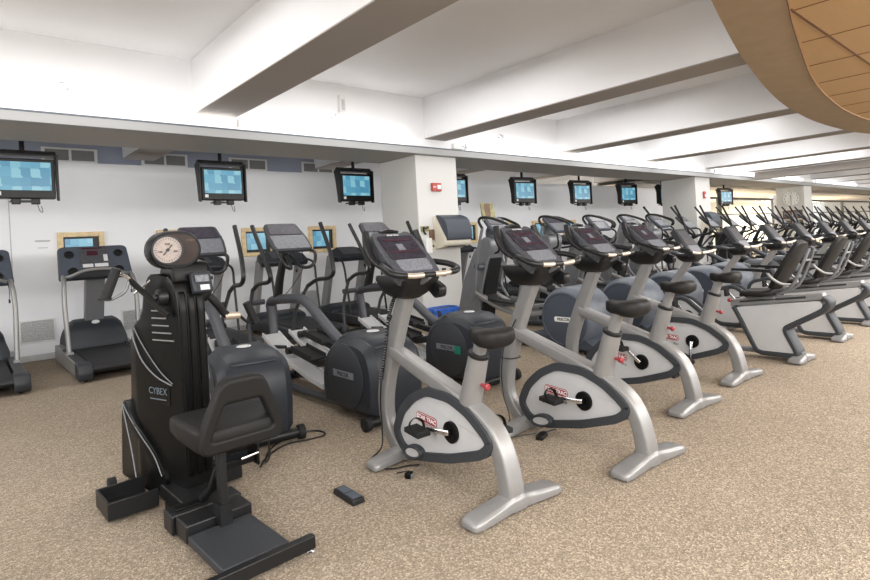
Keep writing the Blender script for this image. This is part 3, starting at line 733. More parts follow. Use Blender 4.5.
# ------------------------------------------------------------------ recumbent bike (origin at its rear foot, faces +y)
def make_recumbent():
    r = empty('recumbent_exercise_bike')
    foot_bar(.42, -.02, name='rear_foot', parent=r)
    foot_bar(.50, 1.30, name='front_foot', parent=r)
    MB().tube([(0,-.04,.075),(0,1.34,.07)],(.05,.026),12,sq=.5).build('floor_rail','silverd', r)
    rear = [(.56,.535),(.36,.075),(.0,.075),(.10,.33),(-.27,.56),(-.235,.64)]
    P = rounded(rear, [.03,.06,.04,.05,.08,.05], 4)
    MB().prism(inset(P,.012), -.085, .085).build('rear_panel','panel', r)
    path = [(.575,.53),(.50,.38),(.385,.12),(.34,.072),(.26,.062),(.06,.062),(-.0,.078),(.015,.14),(.075,.27),(.085,.325),(.04,.365),(-.20,.505),(-.275,.565),(-.29,.62),(-.25,.655)]
    b = MB()
    b.tube([(0,*p) for p in path],(.103,.030),14,sq=.55,sm=3)
    b.build('edge_trim','bumper', r)
    MB().prism([(.62,.525),(.62,.60),(-.24,.70),(-.26,.635)],-.05,.05).build('seat_rail','silver', r, bevel=.008)
    MB().prism([(.52,.572),(.52,.592),(-.1,.665),(-.1,.645)],-.056,.056).build('rail_slot','char', r)
    # seat
    rings = []
    for y, w, zt in ((.50,.10,.695),(.47,.165,.715),(.38,.195,.715),(.26,.205,.715),(.18,.185,.73),(.15,.13,.735)):
        rings.append([(x,y,z) for x,z in rounded([(-w,zt-.06),(w,zt-.06),(w*1.02,zt-.02),(w*.8,zt),(0,zt-.012),(-w*.8,zt),(-w*1.02,zt-.02)], .015, 2)])
    MB().loft(rings).build('seat_cushion','vinyl', r, ang=50)
    k = MB().lathe([(.014,-.09),(.02,-.095),(.02,-.12),(.014,-.124)],(0,.60,.60),'x',12).build('adjust_knob','red', r)
    MB().box((0,.30,.645),(.16,.26,.05)).build('seat_carriage','silverd', r, bevel=.01)
    rings = []
    for k, (f, w) in enumerate(((0,.12),(.04,.17),(.3,.20),(.65,.205),(.92,.17),(1,.11))):
        y = .17-.27*f; z = .73+.47*f
        rings.append([(x, y+q*.87+ (0 if abs(x) < w*.6 else .02), z+q*.5) for x,q in rounded([(-w,-.025),(w,-.025),(w,.02),(w*.5,.03),(-w*.5,.03),(-w,.02)], .012, 2)])
    MB().loft(rings).build('backrest','vinyl', r, ang=50)
    b = MB()
    for s in (-1,1): b.tube([(s*.07,.18,.66),(s*.09,.06,.72),(s*.10,-.02,.80),(s*.09,-.115,1.02),(s*.06,-.155,1.14)],.014,8,sm=4)
    b.tube([(-.09,-.115,1.02),(.09,-.115,1.02)],.012,8)
    b.build('backrest_frame','silverd', r)
    b = MB()
    for s in (-1,1): b.tube([(s*.09,.02,.78),(s*.22,.06,.80),(s*.25,.13,.86),(s*.25,.17,.92)],.014,8,sm=4)
    b.build('arm_support','silver', r)
    b = MB()
    for s in (-1,1): b.tube([(s*.25,.14,.925),(s*.25,.26,.935),(s*.25,.50,.945)],[(.024,.016),(.028,.018),(.02,.014)],10,sq=.7)
    b.build('armrest','black', r)
    # front shroud and mast
    fr = rounded([(1.42,.55),(1.12,.62),(.88,.42),(.86,.16),(1.0,.085),(1.36,.085),(1.50,.24)], .09, 4)
    MB().prism(inset(fr,.02), -.075, .075).build('front_panel','panel', r)
    b = MB()
    for s in (-1,1): b.annulus(inset(fr,-.012), inset(fr,.035), s*.045, s*.094)
    b.build('bumper','bumper', r, bevel=.012)
    o = MB()
    for s in (-1,1): o.lathe([(.06,.07*s),(.06,.09*s),(.02,.09*s),(.02,.102*s),(0,.102*s)],(0,1.08,.40),'x',22)
    o.build('crank_hub','gloss', r)
    for s in (-1,1):
        a = .9 if s<0 else .9+PI
        e = Vector((0,1.08+.165*math.cos(a),.40+.165*math.sin(a)))
        c = MB().tube([(s*.10,1.08,.40),(s*.112,e.y,e.z)],[(.007,.016),(.006,.012)],8,sq=.6).build('crank','chrome', r)
        MB().box((s*.165,e.y,e.z),(.09,.03,.10)).cyl((s*.11,e.y,e.z),(s*.2,e.y,e.z),.01,n=8).build('pedal','rubber', c, bevel=.004)
    el = lambda ry, rz: [(.99+ry*math.cos(a*PI/12), .125+rz*math.sin(a*PI/12)) for a in range(24)]
    o = MB()
    for s in (-1,1): o.annulus(el(.09,.045), el(.068,.026), s*.05, s*.106)
    o = o.build('level_foot_ring','bumper', r, bevel=.008)
    q = MB()
    for s in (-1,1): q.prism(el(.066,.025), min(s*.05,s*.096), max(s*.05,s*.096))
    q.build('inner_plate','panel', o)
    MB().tube([(0,1.36,.45),(0,1.34,.62),(0,1.24,.80),(0,1.10,.98),(0,1.07,1.06)],(.036,.04),14,sq=.7,sm=4).build('mast','silver', r, ang=50)
    rings = []
    for z, y0, y1, w in ((1.01,.98,1.14,.05),(1.04,.95,1.17,.10),(1.08,.93,1.19,.125),(1.105,.93,1.19,.12)):
        rings.append([(x,y,z) for x,y in rounded([(-w,y0),(w,y0),(w*.8,y1),(-w*.8,y1)], .04, 3)])
    MB().loft(rings).build('console_base','black', r)
    c0 = Vector((0,.96,1.10)); c1 = Vector((0,1.17,1.40)); ax = (c1-c0).normalized(); nrm = Vector((0,-ax.z,ax.y)); Lc = (c1-c0).length
    B = Matrix(((1,0,0,c0.x),(0,ax.y,nrm.y,c0.y),(0,ax.z,nrm.z,c0.z),(0,0,0,1)))
    MB().prismz(rounded([(-.14,0),(.14,0),(.16,.1),(.13,Lc),(-.13,Lc),(-.16,.1)],.03,4), -.07, 0).build('console_housing','char', r, bevel=.012, xf=B)
    MB().prismz(rounded([(-.12,.13),(.12,.13),(.105,Lc-.04),(-.105,Lc-.04)],.02,4), -.003, .005).build('display','consgrey', r, xf=B)
    MB().prismz(rounded([(-.11,.02),(.11,.02),(.12,.12),(-.12,.12)],.02,4), -.003, .005).build('keypad','keypad', r, xf=B)
    b = MB()
    for s in (-1,1): b.tube([(s*.03,.93,1.11),(s*.15,.91,1.115),(s*.28,.90,1.13)],.016,10,sm=3)
    b.build('handle','grip', r)
    b = MB()
    for s in (-1,1): b.tube([(s*.28,.90,1.13),(s*.31,.92,1.15),(s*.30,1.0,1.17)],.019,10,sm=3)
    b.build('handle_end','black', r)
    return r
rp = make_recumbent()
rlab = ['nearest recumbent exercise bike, its black seat next to the upright row','second recumbent exercise bike, directly behind the nearest one','third recumbent exercise bike, cut by the right edge of picture']
for j, x in enumerate((6.42,7.82,9.12,10.4,11.7,13.0,14.3,15.6)):
    place(rp, j>0, (x, 1.87-.02*j, 0), -.03, rlab[j] if j<3 else 'recumbent exercise bike mostly hidden, only its console shows behind nearer recumbents', 'exercise bike', 'recumbent exercise bikes')
# ------------------------------------------------------------------ black-housed elliptical (origin at its rear, faces +y)
def console_pale(r, c0, c1, w, thick=.045, m='consolepale', back='char'):
    c0, c1 = Vector(c0), Vector(c1); ax = (c1-c0).normalized(); nrm = Vector((0,-ax.z,ax.y)); L = (c1-c0).length
    B = Matrix(((1,0,0,c0.x),(0,ax.y,nrm.y,c0.y),(0,ax.z,nrm.z,c0.z),(0,0,0,1)))
    P = rounded([(-w*.5,0),(w*.5,0),(w*.52,L*.45),(w*.42,L),(-w*.42,L),(-w*.52,L*.45)], .04, 4)
    h = MB().prismz(P, -thick, 0).build('console_housing', back, r, bevel=.01, xf=B)
    MB().prismz(rounded([(-w*.44,.015),(w*.44,.015),(w*.45,L*.52),(-w*.45,L*.52)],.02,3), -.003, .006).build('keypad', m, r, xf=B)
    MB().prismz(rounded([(-w*.42,L*.56),(w*.42,L*.56),(w*.36,L-.02),(-w*.36,L-.02)],.02,3), -.003, .006).build('display','screen', r, xf=B)
    return B
def make_elliptical():
    r = empty('elliptical_trainer')
    prof = rounded([(.02,.07),(-.02,.40),(.04,.62),(.18,.70),(.50,.715),(.74,.56),(.80,.30),(.76,.07)], [.05,.2,.1,.1,.16,.16,.2,.06], 4)
    prof = [(y,z*.94) for y,z in prof]
    MB().prism(prof, -.255, .255, mid=(.05,.11)).build('drive_housing','hood', r, bevel=.02, seg=3, ang=50)
    cap = rounded([(.06,.61),(.18,.68),(.50,.695),(.66,.61),(.64,.56),(.10,.56)], .05, 3)
    h = MB().prism(cap, -.20, .20, mid=(.03,.12)).build('top_cover','hood', r, bevel=.012, ang=50)
    MB().lathe([(.055,0),(.05,.006),(0,.006)],(0,.34,.69),'z',20).build('badge','vent', h)
    d = MB()
    for s in (-1,1): d.lathe([(.26,.245*s),(.26,.262*s),(.245,.268*s),(0,.268*s)],(0,.39,.36),'x',36)
    d.build('side_disc','char', r)
    p = MB().box((-.270,.40,.375),(.004,.30,.055)).build('label_plate','keypad', r, bevel=.0015)
    text('lettering','PRECOR',.045,'textdark', p, side_mtx(-.2735,.40,.375), bold=.001)
    MB().cyl((-.28,.04,.055),(.28,.04,.055),.038,n=14).build('rear_bar','black', r)
    w = MB()
    for s in (-1,1): w.lathe([(.05,s*.28),(.055,s*.29),(.055,s*.325),(.045,s*.33)],(0,.04,.055),'x',18)
    w.build('end_roller','rubber', r)
    b = MB()
    for s in (-1,1): b.tube([(s*.17,.70,.09),(s*.17,1.2,.075),(s*.14,2.1,.075)],.034,10,sm=3)
    b.build('base_rail','frame', r)
    MB().cyl((-.31,2.12,.05),(.31,2.12,.05),.045,n=14).build('front_bar','black', r)
    b = MB()
    for s in (-1,1):
        rings = []
        for y,z in ((.80,.20),(1.1,.25),(1.45,.34),(1.75,.44),(1.98,.54)):
            rings.append([(s*.145+x,y,z+q) for x,q in ((-.095,-.02),(.095,-.02),(.095,.022),(.08,.022),(.075,0),(-.075,0),(-.08,.022),(-.095,.022))])
        b.loft(rings)
    b.build('ramp','panel', r, ang=50)
    MB().tube([(-.12,1.85,.46),(-.12,2.0,.08)],.022,8).tube([(.12,1.85,.46),(.12,2.0,.08)],.022,8).build('ramp_lift','black', r)
    for s, dy, dz in ((-1,.0,.0),(1,.30,.07)):
        a = MB().tube([(s*.145,.72,.42),(s*.145,1.0+dy*.5,.36+dz),(s*.145,1.52+dy,.43+dz*1.3)],[(.03,.04),(.028,.034),(.024,.028)],10,sq=.7).cyl((s*.145-.06,1.52+dy,.425+dz*1.3),(s*.145+.06,1.52+dy,.425+dz*1.3),.035,n=12).build('foot_arm','black', r)
        MB().box((s*.145,1.20+dy,.425+dz*1.1),(.17,.40,.03),(.16,0,0)).box((s*.145+.08,1.20+dy,.45+dz*1.1),(.014,.36,.04),(.16,0,0)).box((s*.145-.08,1.20+dy,.45+dz*1.1),(.014,.36,.04),(.16,0,0)).build('foot_pad','rubber', a, bevel=.005)
    MB().tube([(0,.72,.50),(0,.95,.60),(0,1.30,.80),(0,1.48,.885),(0,1.66,.905),(0,2.15,.87),(0,2.28,.82),(0,2.26,.70),(0,2.14,.06)],[(.048,.05)]*9,14,sm=3).build('frame_arch','frame', r)
    MB().tube([(0,2.10,.88),(0,2.0,1.12),(0,1.86,1.38)],[(.042,.06),(.034,.046),(.03,.04)],12,sq=.7,sm=3).build('console_post','black', r)
    console_pale(r, (0,1.64,1.40), (0,1.95,1.68), .42)
    b = MB().tube([(-.17,1.72,1.40),(-.20,1.60,1.36),(-.15,1.55,1.24),(-.06,1.62,1.22),(-.02,1.80,1.34)],.017,8,sm=4)
    b.tube([(.17,1.72,1.40),(.20,1.60,1.36),(.15,1.55,1.24),(.06,1.62,1.22),(.02,1.80,1.34)],.017,8,sm=4)
    b.build('fixed_handle','black', r)
    for s, d in ((1,0),(-1,.34)):
        sh = lambda P: [(s*x, y+d*max(0,(z-.5))/1.0, z) for x,y,z in P]
        a = MB().tube(sh([(.24,2.28,.35),(.25,2.20,.70),(.27,1.92,1.0)]),.019,10,sm=3).cyl((s*.10,2.14+d*.2,.86),(s*.28,2.14+d*.2,.86),.03,n=10).build('arm_lever','frame', r)
        MB().tube(sh([(.27,1.92,1.0),(.275,1.72,1.07),(.28,1.50,1.09),(.285,1.40,1.14),(.29,1.41,1.24),(.29,1.47,1.40),(.28,1.60,1.66)]),.0215,10,sm=4).build('handlebar','black', a)
        MB().tube([(s*.20,1.55+(0 if s>0 else 0),.46),(s*.235,2.0,.42),(s*.24,2.28,.35)],.018,8,sm=3).build('link_rod','black', a)
    MB().tube([(.12,1.72,1.38),(.22,1.9,1.2),(.10,2.05,.95),(.0,2.1,.9)],.004,5,sm=5).build('cable','black', r)
    return r
ep = make_elliptical()
glab = 'distant elliptical trainer with tall black handlebars in the rows behind the recumbents'
for j,(x,y,lab) in enumerate(((1.60,3.80,'elliptical trainer with blue-black housing directly behind the seated rowing tower'),
        (2.62,3.50,'elliptical trainer with silver ramps left of the nearest upright bike'),
        (3.86,3.62,'elliptical trainer with black labelled housing and green sticker behind the first bike'))):
    place(ep, j>0, (x,y,0), (-.14,0,0)[j], lab, 'elliptical', 'black-housed elliptical trainers')
# green sticker on the third
st = MB().box((3.86-.2755, 3.62+.245, .365),(.006,.085,.075)).build('green_sticker','green', bevel=.001)
tag(st, 'green square sticker on black elliptical housing behind the first bike', 'sticker')
far = []
for j in range(15): far.append((11.3+1.2*j, 3.92))
for j in range(8): far.append((17.4+1.3*j, 1.3))
for x,y in far:
    o = place(ep, True, (x,y,0), 0, glab, 'elliptical', 'distant elliptical trainers')
    for ch in o.children:
        if ch.name.startswith('arm_lever'): ch.scale = (1,1,1.14)

# ------------------------------------------------------------------ drum elliptical (grey round drive housing)
def make_drum():
    r = empty('drum_elliptical_trainer')
    circ = [(.40+.375*math.cos(2*PI*k/40), .405+.37*math.sin(2*PI*k/40)) for k in range(40)]
    MB().prism(circ, -.27, .27, mid=(.05,.13)).build('drive_drum','slate', r, bevel=.012, seg=2, ang=50)
    d = MB()
    for s in (-1,1): d.lathe([(.325,.262*s),(.325,.274*s),(.315,.282*s),(.30,.282*s),(.295,.276*s),(0,.276*s)],(0,.40,.395),'x',44)
    d.build('side_disc','slated', r)
    p = MB().prism(rounded([(.27,.365),(.53,.365),(.53,.425),(.27,.425)],.022,3), -.284, -.274).build('label_plate','white', r)
    text('lettering','PRECOR',.046,'textdark', p, side_mtx(-.2855,.40,.395), bold=.0012)
    MB().prism(rounded([(.05,.02),(.0,.12),(.2,.22),(.9,.20),(1.3,.10),(1.3,.02)],.05,3), -.24, .24, mid=(.03,.1)).build('base_cover','slated', r, bevel=.01, ang=50)
    MB().cyl((-.30,.10,.03),(.30,.10,.03),.028,n=12).build('rear_bar','black', r)
    b = MB()
    for s in (-1,1): b.tube([(s*.2,1.2,.06),(s*.2,2.1,.05)],(.03,.03),8,sq=.6)
    b.cyl((-.33,2.2,.04),(.33,2.2,.04),.04,n=12)
    b.build('base_rail','frame', r)
    b = MB()
    for s in (-1,1): b.tube([(s*.15,.62,.46),(s*.15,1.1,.40),(s*.15,1.5,.46),(s*.15,1.98,.66)],[(.05,.03)]*4,10,sq=.5,sm=3)
    b.build('ramp','silver', r)
    for s, dy in ((-1,.25),(1,-.05)):
        a = MB().tube([(s*.15,.65,.55),(s*.15,1.0,.50),(s*.15,1.62+dy,.56)],[(.028,.03)]*3,8,sq=.7).build('foot_arm','silverd', r)
        MB().box((s*.15,1.20+dy,.555),(.18,.42,.03),(.08,0,0)).box((s*.15,1.40+dy,.595),(.18,.02,.08)).build('foot_pad','rubber', a, bevel=.006)
    # front pillar: flat leaning fin, pale edge + dark core
    fin = [(2.28,.03),(2.36,.35),(2.22,.80),(1.98,1.22),(1.78,1.43),(1.62,1.42),(1.60,1.30),(1.70,1.10),(1.84,.70),(1.92,.30),(1.92,.03)]
    F = rounded(fin, .05, 3)
    MB().prism(F, -.16, .16, mid=(.015,.08)).build('pillar','silverd', r, bevel=.008, ang=50)
    MB().prism([(2.0,.10),(2.05,.40),(1.93,.80),(1.74,1.12),(1.68,1.14),(1.80,.72),(1.88,.30),(1.88,.10)], -.13, .13).build('pillar_core','black', r, bevel=.01)
    MB().cyl((-.28,1.80,1.02),(.28,1.80,1.02),.05,n=16).build('pivot_housing','frame', r)
    B = console_pale(r, (0,1.46,1.46), (0,1.72,1.70), .40, .05, 'consolepale', 'slated')
    MB().lathe([(.115,0),(.12,.01),(.10,.03),(0,.03)],(0,0,0),'y',24).build('rear_fan','slate', r, xf=Matrix.Translation((0,1.74,1.47)))
    b = MB()
    for s in (-1,1): b.tube([(s*.20,1.50,1.47),(s*.23,1.42,1.40),(s*.20,1.44,1.24),(s*.10,1.6,1.20)],.015,8,sm=4)
    b.build('fixed_handle','black', r)
    for s, d in ((-1,-.12),(1,.14)):
        a = MB().tube([(s*.28,1.80,1.02),(s*.30,1.78+d*.4,1.25),(s*.31,1.74+d,1.55)],.02,10,sm=3).tube([(s*.28,1.80,1.02),(s*.27,1.86,.75),(s*.24,1.85-d,.56)],.02,10,sm=3).build('arm_lever','silverd', r)
        MB().tube([(s*.31,1.74+d,1.54),(s*.31,1.80+d,1.64),(s*.30,1.76+d,1.69),(s*.28,1.62+d,1.68),(s*.26,1.44+d,1.62),(s*.25,1.33+d,1.57),(s*.25,1.30+d,1.52),(s*.25,1.33+d,1.47)],.019,10,sm=4).build('handlebar','black', a)
    return r
dp = make_drum()
dlab = ['nearest grey drum elliptical trainer with open magazine on its console','second grey drum elliptical trainer, framed between masts of third and fourth bikes','third grey drum elliptical trainer, behind the fourth upright bike','fourth grey drum elliptical trainer in the row behind the bikes','fifth grey drum elliptical trainer, farthest of the round-drum row']
for j, x in enumerate((5.75,7.05,8.2,9.25,10.25)):
    place(dp, j>0, (x, 3.62, 0), 0, dlab[j], 'elliptical', 'grey drum ellipticals behind the bikes')
t = empty('magazine', (5.68, 3.62+1.72, 1.77)); m = MB()
for s in (-1,1): m.loft([[(s*.003,0,-.12),(s*.003,.03,.13),(s*.003,.034,.13),(s*.003,.004,-.12)],[(s*.13,-.02,-.12),(s*.13,.02,.13),(s*.13,.024,.13),(s*.13,-.016,-.12)]])
m.build('pages','mag', t); MB().box((0,.012,0),(.26,.004,.24),(-.12,0,0)).build('cover','brown', t)
tag(t, 'open yellow-green magazine resting on the first drum elliptical console', 'magazine')

# ------------------------------------------------------------------ treadmill with silver posts (origin at rear centre, faces +y)
def make_treadmill():
    r = empty('treadmill')
    b = MB()
    for s in (-1,1): b.prism(rounded([(.03,.04),(.0,.17),(.12,.20),(1.9,.25),(1.95,.04)],.03,2), s*.385-.05, s*.385+.05)
    b.build('side_rail','silver', r, bevel=.008)
    b = MB()
    for s in (-1,1): b.prism(rounded([(-.02,.03),(-.05,.12),(.0,.215),(.19,.23),(.19,.03)],.03,3), s*.375-.075, s*.375+.075, mid=(.01,.1))
    b.build('end_cap','char', r, bevel=.006)
    b = MB()
    for s in (-1,1): b.box((s*.375,.75,.222),(.10,1.2,.02),(.025,0,0))
    b.build('foot_rail','char', r, bevel=.004)
    b = MB().prism(rounded([(0.0,.10),(0,.19),(1.6,.23),(1.6,.10)],.04,4), -.30, .30); b.build('belt','belt', r)
    MB().cyl((-.3,.035,.14),(.3,.035,.14),.045,n=14).build('roller','black', r)
    w = MB()
    for s in (-1,1): w.lathe([(.035,-.02),(.035,.02)],(s*.36,.1,.035),'x',12); w.lathe([(.035,-.02),(.035,.02)],(s*.36,1.85,.035),'x',12)
    w.build('wheel','rubber', r, islands=True)
    rings = []
    for y,w_,z in ((1.36,.37,.235),(1.40,.365,.44),(1.49,.34,.56),(1.62,.32,.60),(1.76,.33,.58),(1.92,.37,.45),(1.98,.38,.10)):
        rings.append([(-w_,y,.10),(-w_,y,z*.72),(-w_*.92,y,z*.93),(-w_*.72,y,z),(w_*.72,y,z),(w_*.92,y,z*.93),(w_,y,z*.72),(w_,y,.10)])
    h = MB().loft(rings).build('motor_hood','hood', r, bevel=.02, seg=3, ang=50)
    MB().lathe([(.05,0),(.045,.006),(0,.007)],(0,0,0),'z',20).build('badge','vent', h, xf=Matrix.Translation((0,1.478,.55)) @ Matrix.Rotation(.9,4,'X') @ Matrix.Diagonal((1,.6,1,1)))
    for s in (-1,1):
        p = MB().tube([(s*.40,.90,.20),(s*.405,.93,.45),(s*.415,.97,.80),(s*.41,1.00,1.02),(s*.40,1.05,1.13),(s*.39,1.16,1.19)],(.026,.042),12,sq=.55,sm=4).box((s*.40,.90,.245),(.075,.13,.03)).build('upright_post','silver', r, ang=50)
    MB().tube([(-.395,1.14,1.185),(-.30,1.08,1.215),(-.17,1.03,1.27),(0,1.02,1.285),(.17,1.03,1.27),(.30,1.08,1.215),(.395,1.14,1.185)],.02,10,hint=(0,0,1),sm=4).build('handlebar','silver', r)
    MB().prism([(1.56,.50),(1.70,.50),(1.42,1.26),(1.28,1.24)], -.115, .115).build('rear_column','silverd', r, bevel=.012)
    # console
    c0 = Vector((0,1.17,1.17)); c1 = Vector((0,1.40,1.60)); ax = (c1-c0).normalized(); nrm = Vector((0,-ax.z,ax.y)); L = (c1-c0).length
    B = Matrix(((1,0,0,c0.x),(0,ax.y,nrm.y,c0.y),(0,ax.z,nrm.z,c0.z),(0,0,0,1)))
    h = MB().prismz(rounded([(-.435,.0),(.435,.0),(.41,L-.03),(.36,L),(-.36,L),(-.41,L-.03)],.03,3), -.07, 0).build('console_housing','slated', r, bevel=.015, xf=B)
    MB().prismz(rounded([(-.17,.14),(.17,.14),(.17,L-.03),(-.17,L-.03)],.02,3), -.002, .008).build('display_panel','consgrey', r, xf=B)
    MB().box((-.02,L-.12,.009),(.13,.07,.004)).box((-.02,L-.045,.009),(.24,.02,.004)).build('led_display','ledred', h, xf=B)
    MB().box((-.09,.18,.009),(.12,.05,.004)).box((.07,.18,.009),(.16,.05,.004)).box((.13,.29,.009),(.05,.10,.004)).build('button_panel','vent', h, xf=B)
    sp = MB()
    for s in (-1,1):
        sp.lathe([(.055,0),(.055,.012),(.042,.014),(.038,.002),(0,.002)],(s*.29,L-.13,0),'z',20)
        sp.lathe([(.06,0),(.06,.014),(.05,.016),(.046,.002),(0,.002)],(s*.27,.10,0),'z',20)
    sp.build('speaker','black', r, xf=B, islands=True)
    MB().prismz(rounded([(-.30,-.01),(.30,-.01),(.17,.09),(-.17,.09)],.02,3), -.02, .04).build('lower_pod','char', r, bevel=.01, xf=B)
    MB().tube([(.36,1.08,1.20),(.37,1.03,1.08),(.365,1.0,.98)],.004,5,sm=3).box((.365,1.0,.96),(.02,.01,.045)).build('safety_clip','black', r)
    return r
tp = make_treadmill()
tlab = ['treadmill with round speakers on its console beneath the leftmost framed screen','treadmill cut off by the left edge of the picture']
for j, x in enumerate((1.49,.16)):
    place(tp, j>0, (x, 7.45, 0), 0, tlab[j], 'treadmill', 'treadmills with silver posts at the left')
# treadmill with broad slanted uprights
def make_treadmill2():
    r = empty('slanted_post_treadmill')
    b = MB()
    for s in (-1,1): b.prism(rounded([(.0,.06),(.0,.17),(1.9,.24),(1.95,.06)],.03,2), s*.375-.06, s*.375+.06)
    b.build('side_rail','char', r, bevel=.008)
    MB().prism(rounded([(0.03,.10),(.03,.19),(1.5,.235),(1.5,.10)],.04,4), -.315, .315).build('belt','belt', r)
    MB().cyl((-.36,.06,.06),(.36,.06,.06),.03,n=10).cyl((-.36,1.8,.04),(.36,1.8,.04),.03,n=10).build('foot','rubber', r)
    MB().prism(rounded([(1.30,.20),(1.36,.31),(1.60,.36),(1.95,.30),(2.0,.06),(1.3,.06)],.06,3), -.42, .42, mid=(.03,.08)).build('motor_hood','hood', r, bevel=.015)
    b = MB()
    for s in (-1,1): b.prism(rounded([(1.88,.06),(1.68,.06),(1.30,1.20),(1.48,1.26)],.04,3), s*.36-.035, s*.36+.035)
    b.build('slanted_upright','silver', r, bevel=.012)
    c0 = Vector((0,1.12,1.20)); c1 = Vector((0,1.44,1.38)); ax = (c1-c0).normalized(); nrm = Vector((0,-ax.z,ax.y)); L = (c1-c0).length
    B = Matrix(((1,0,0,c0.x),(0,ax.y,nrm.y,c0.y),(0,ax.z,nrm.z,c0.z),(0,0,0,1)))
    MB().prismz(rounded([(-.42,.02),(.42,.02),(.42,L-.08),(.25,L),(.20,L+.05),(-.20,L+.05),(-.25,L),(-.42,L-.08)],.05,3), -.10, 0).build('console_housing','hood', r, bevel=.02, xf=B)
    MB().prismz(rounded([(-.20,.12),(.20,.12),(.18,L+.01),(-.18,L+.01)],.02,3), -.002, .006).build('display_panel','consgrey', r, xf=B)
    b = MB()
    for s in (-1,1): b.tube([(s*.40,1.32,1.24),(s*.40,1.05,1.20),(s*.40,.93,1.12),(s*.39,.88,.9),(s*.385,.78,.22)],.018,8,sm=4)
    b.build('side_handrail','black', r)
    MB().tube([(.1,1.08,1.2),(.12,1.02,1.12),(.1,1.0,1.06)],.004,5,sm=3).box((.1,1.0,1.04),(.03,.015,.05)).build('safety_clip','black', r)
    return r
t2 = make_treadmill2()
l2 = ['slanted-post treadmill behind the elliptical next to the rowing tower','slanted-post treadmill seen behind the silver ramp elliptical','slanted-post treadmill just left of the nearest column','slanted-post treadmill just right of the nearest column','slanted-post treadmill against the wall behind the drum ellipticals']
for j, x in enumerate((2.87,4.27,5.63,8.35,9.72,11.1,12.5,13.9,15.3)):
    place(t2, j>0, (x, 7.55, 0), 0, l2[min(j,4)], 'treadmill', 'slanted-post treadmills along the back wall')
# ------------------------------------------------------------------ seated arm ergometer tower (origin under the seat platform)
E0 = empty('arm_ergometer', (.97,2.55,0), math.radians(2))
def EL(x,y,z=0): return (x-.97, y-2.55, z)
R = E0
def shift_x(o, dx):
    o.data.transform(Matrix.Translation((dx,0,0)))
    for ch in o.children: shift_x(ch, dx)
# platform
MB().prismz([(-.165,-.15),(.145,-.15),(.145,.26),(-.165,.26)], .03, .07).build('seat_platform','char', R, bevel=.006)
MB().box((-.02,-.21,.058),(.51,.04,.06)).build('rear_crossbar','black', R, bevel=.004)
f = MB()
for s in (-1,1): f.lathe([(.018,0),(.018,.012),(.008,.014),(.008,.03)],(s*.235-.015,-.205,0),'z',12)
f.build('leveling_foot','chrome', R)
b = MB().box((0,.35,.065),(.33,.15,.09)).box((0,.50,.06),(.36,.13,.10))
b.build('base_block','black', R, bevel=.008)
MB().box((-.08,.50,.114),(.13,.05,.008)).box((0,.62,.05),(.26,.16,.08)).build('base_plate','gloss', R, bevel=.003)
MB().box((0,1.0,.06),(.16,1.1,.08)).build('spine_beam','black', R, bevel=.006)
# footrest frames at both sides
for s in (-1,1):
    xo = s*.36+.0; xm = s*.24
    b = MB().box((xo,.985,.065),(.014,.27,.095)).box((xm,.855,.065),(.25,.014,.095)).box((xm,1.115,.065),(.25,.014,.095)).box((xm,.985,.03),(.24,.25,.01))
    b.build('footrest_frame','black', R, bevel=.003)
    MB().lathe([(.04,-.02),(.04,.02)],(s*.24,1.32,.045),'x',16).build('wheel','rubber', R)
# tower body: side silhouette in (y,z), narrower rear edge, lofted in x
sil = [(.74,.10),(.74,.62),(.74,1.02),(.755,1.20),(.80,1.29),(1.02,1.31),(1.08,1.20),(1.10,1.05),(1.22,.98),(1.30,.90),(1.42,.10)]
S = rounded(sil, [.01,.1,.1,.06,.05,.06,.05,.08,.05,.05,.02], 3)
before = set(R.children)
def widen(y, z=0): return .075 + .125*min(1,max(0,(y-.74)/.42))
SL = math.atan(.125/.42)
m = MB(); rings = []
def yspan(z):
    ys = []
    for a, b in zip(S, S[1:]+S[:1]):
        if (a[1]-z)*(b[1]-z) <= 0 and a[1] != b[1]: ys.append(a[0]+(b[0]-a[0])*(z-a[1])/(b[1]-a[1]))
    return min(ys), max(ys)
for z in (.102,.3,.5,.7,.88,.93,.97,1.0,1.04,1.09,1.14,1.19,1.23,1.26,1.285,1.30):
    y0, y1 = yspan(z); ym = max(y0+.02, min(1.16, y1-.03))
    P = [(-widen(y0),y0),(widen(y0),y0),(widen(ym),ym),(widen(ym)*.92,y1),(-widen(ym)*.92,y1),(-widen(ym),ym)]
    rings.append([(x,y,z) for x,y in rounded(P, .02, 2)])
m.loft(rings).build('tower_body','gloss', R, ang=40)
# ribbed rear spine
b = MB()
for x in (-.048,0,.048): b.prism(rounded([(.728,.16),(.728,1.10),(.75,1.20),(.80,1.20),(.80,.16)],.02,2), x-.019, x+.019)
b.build('rear_ribs','gloss', R, bevel=.008)
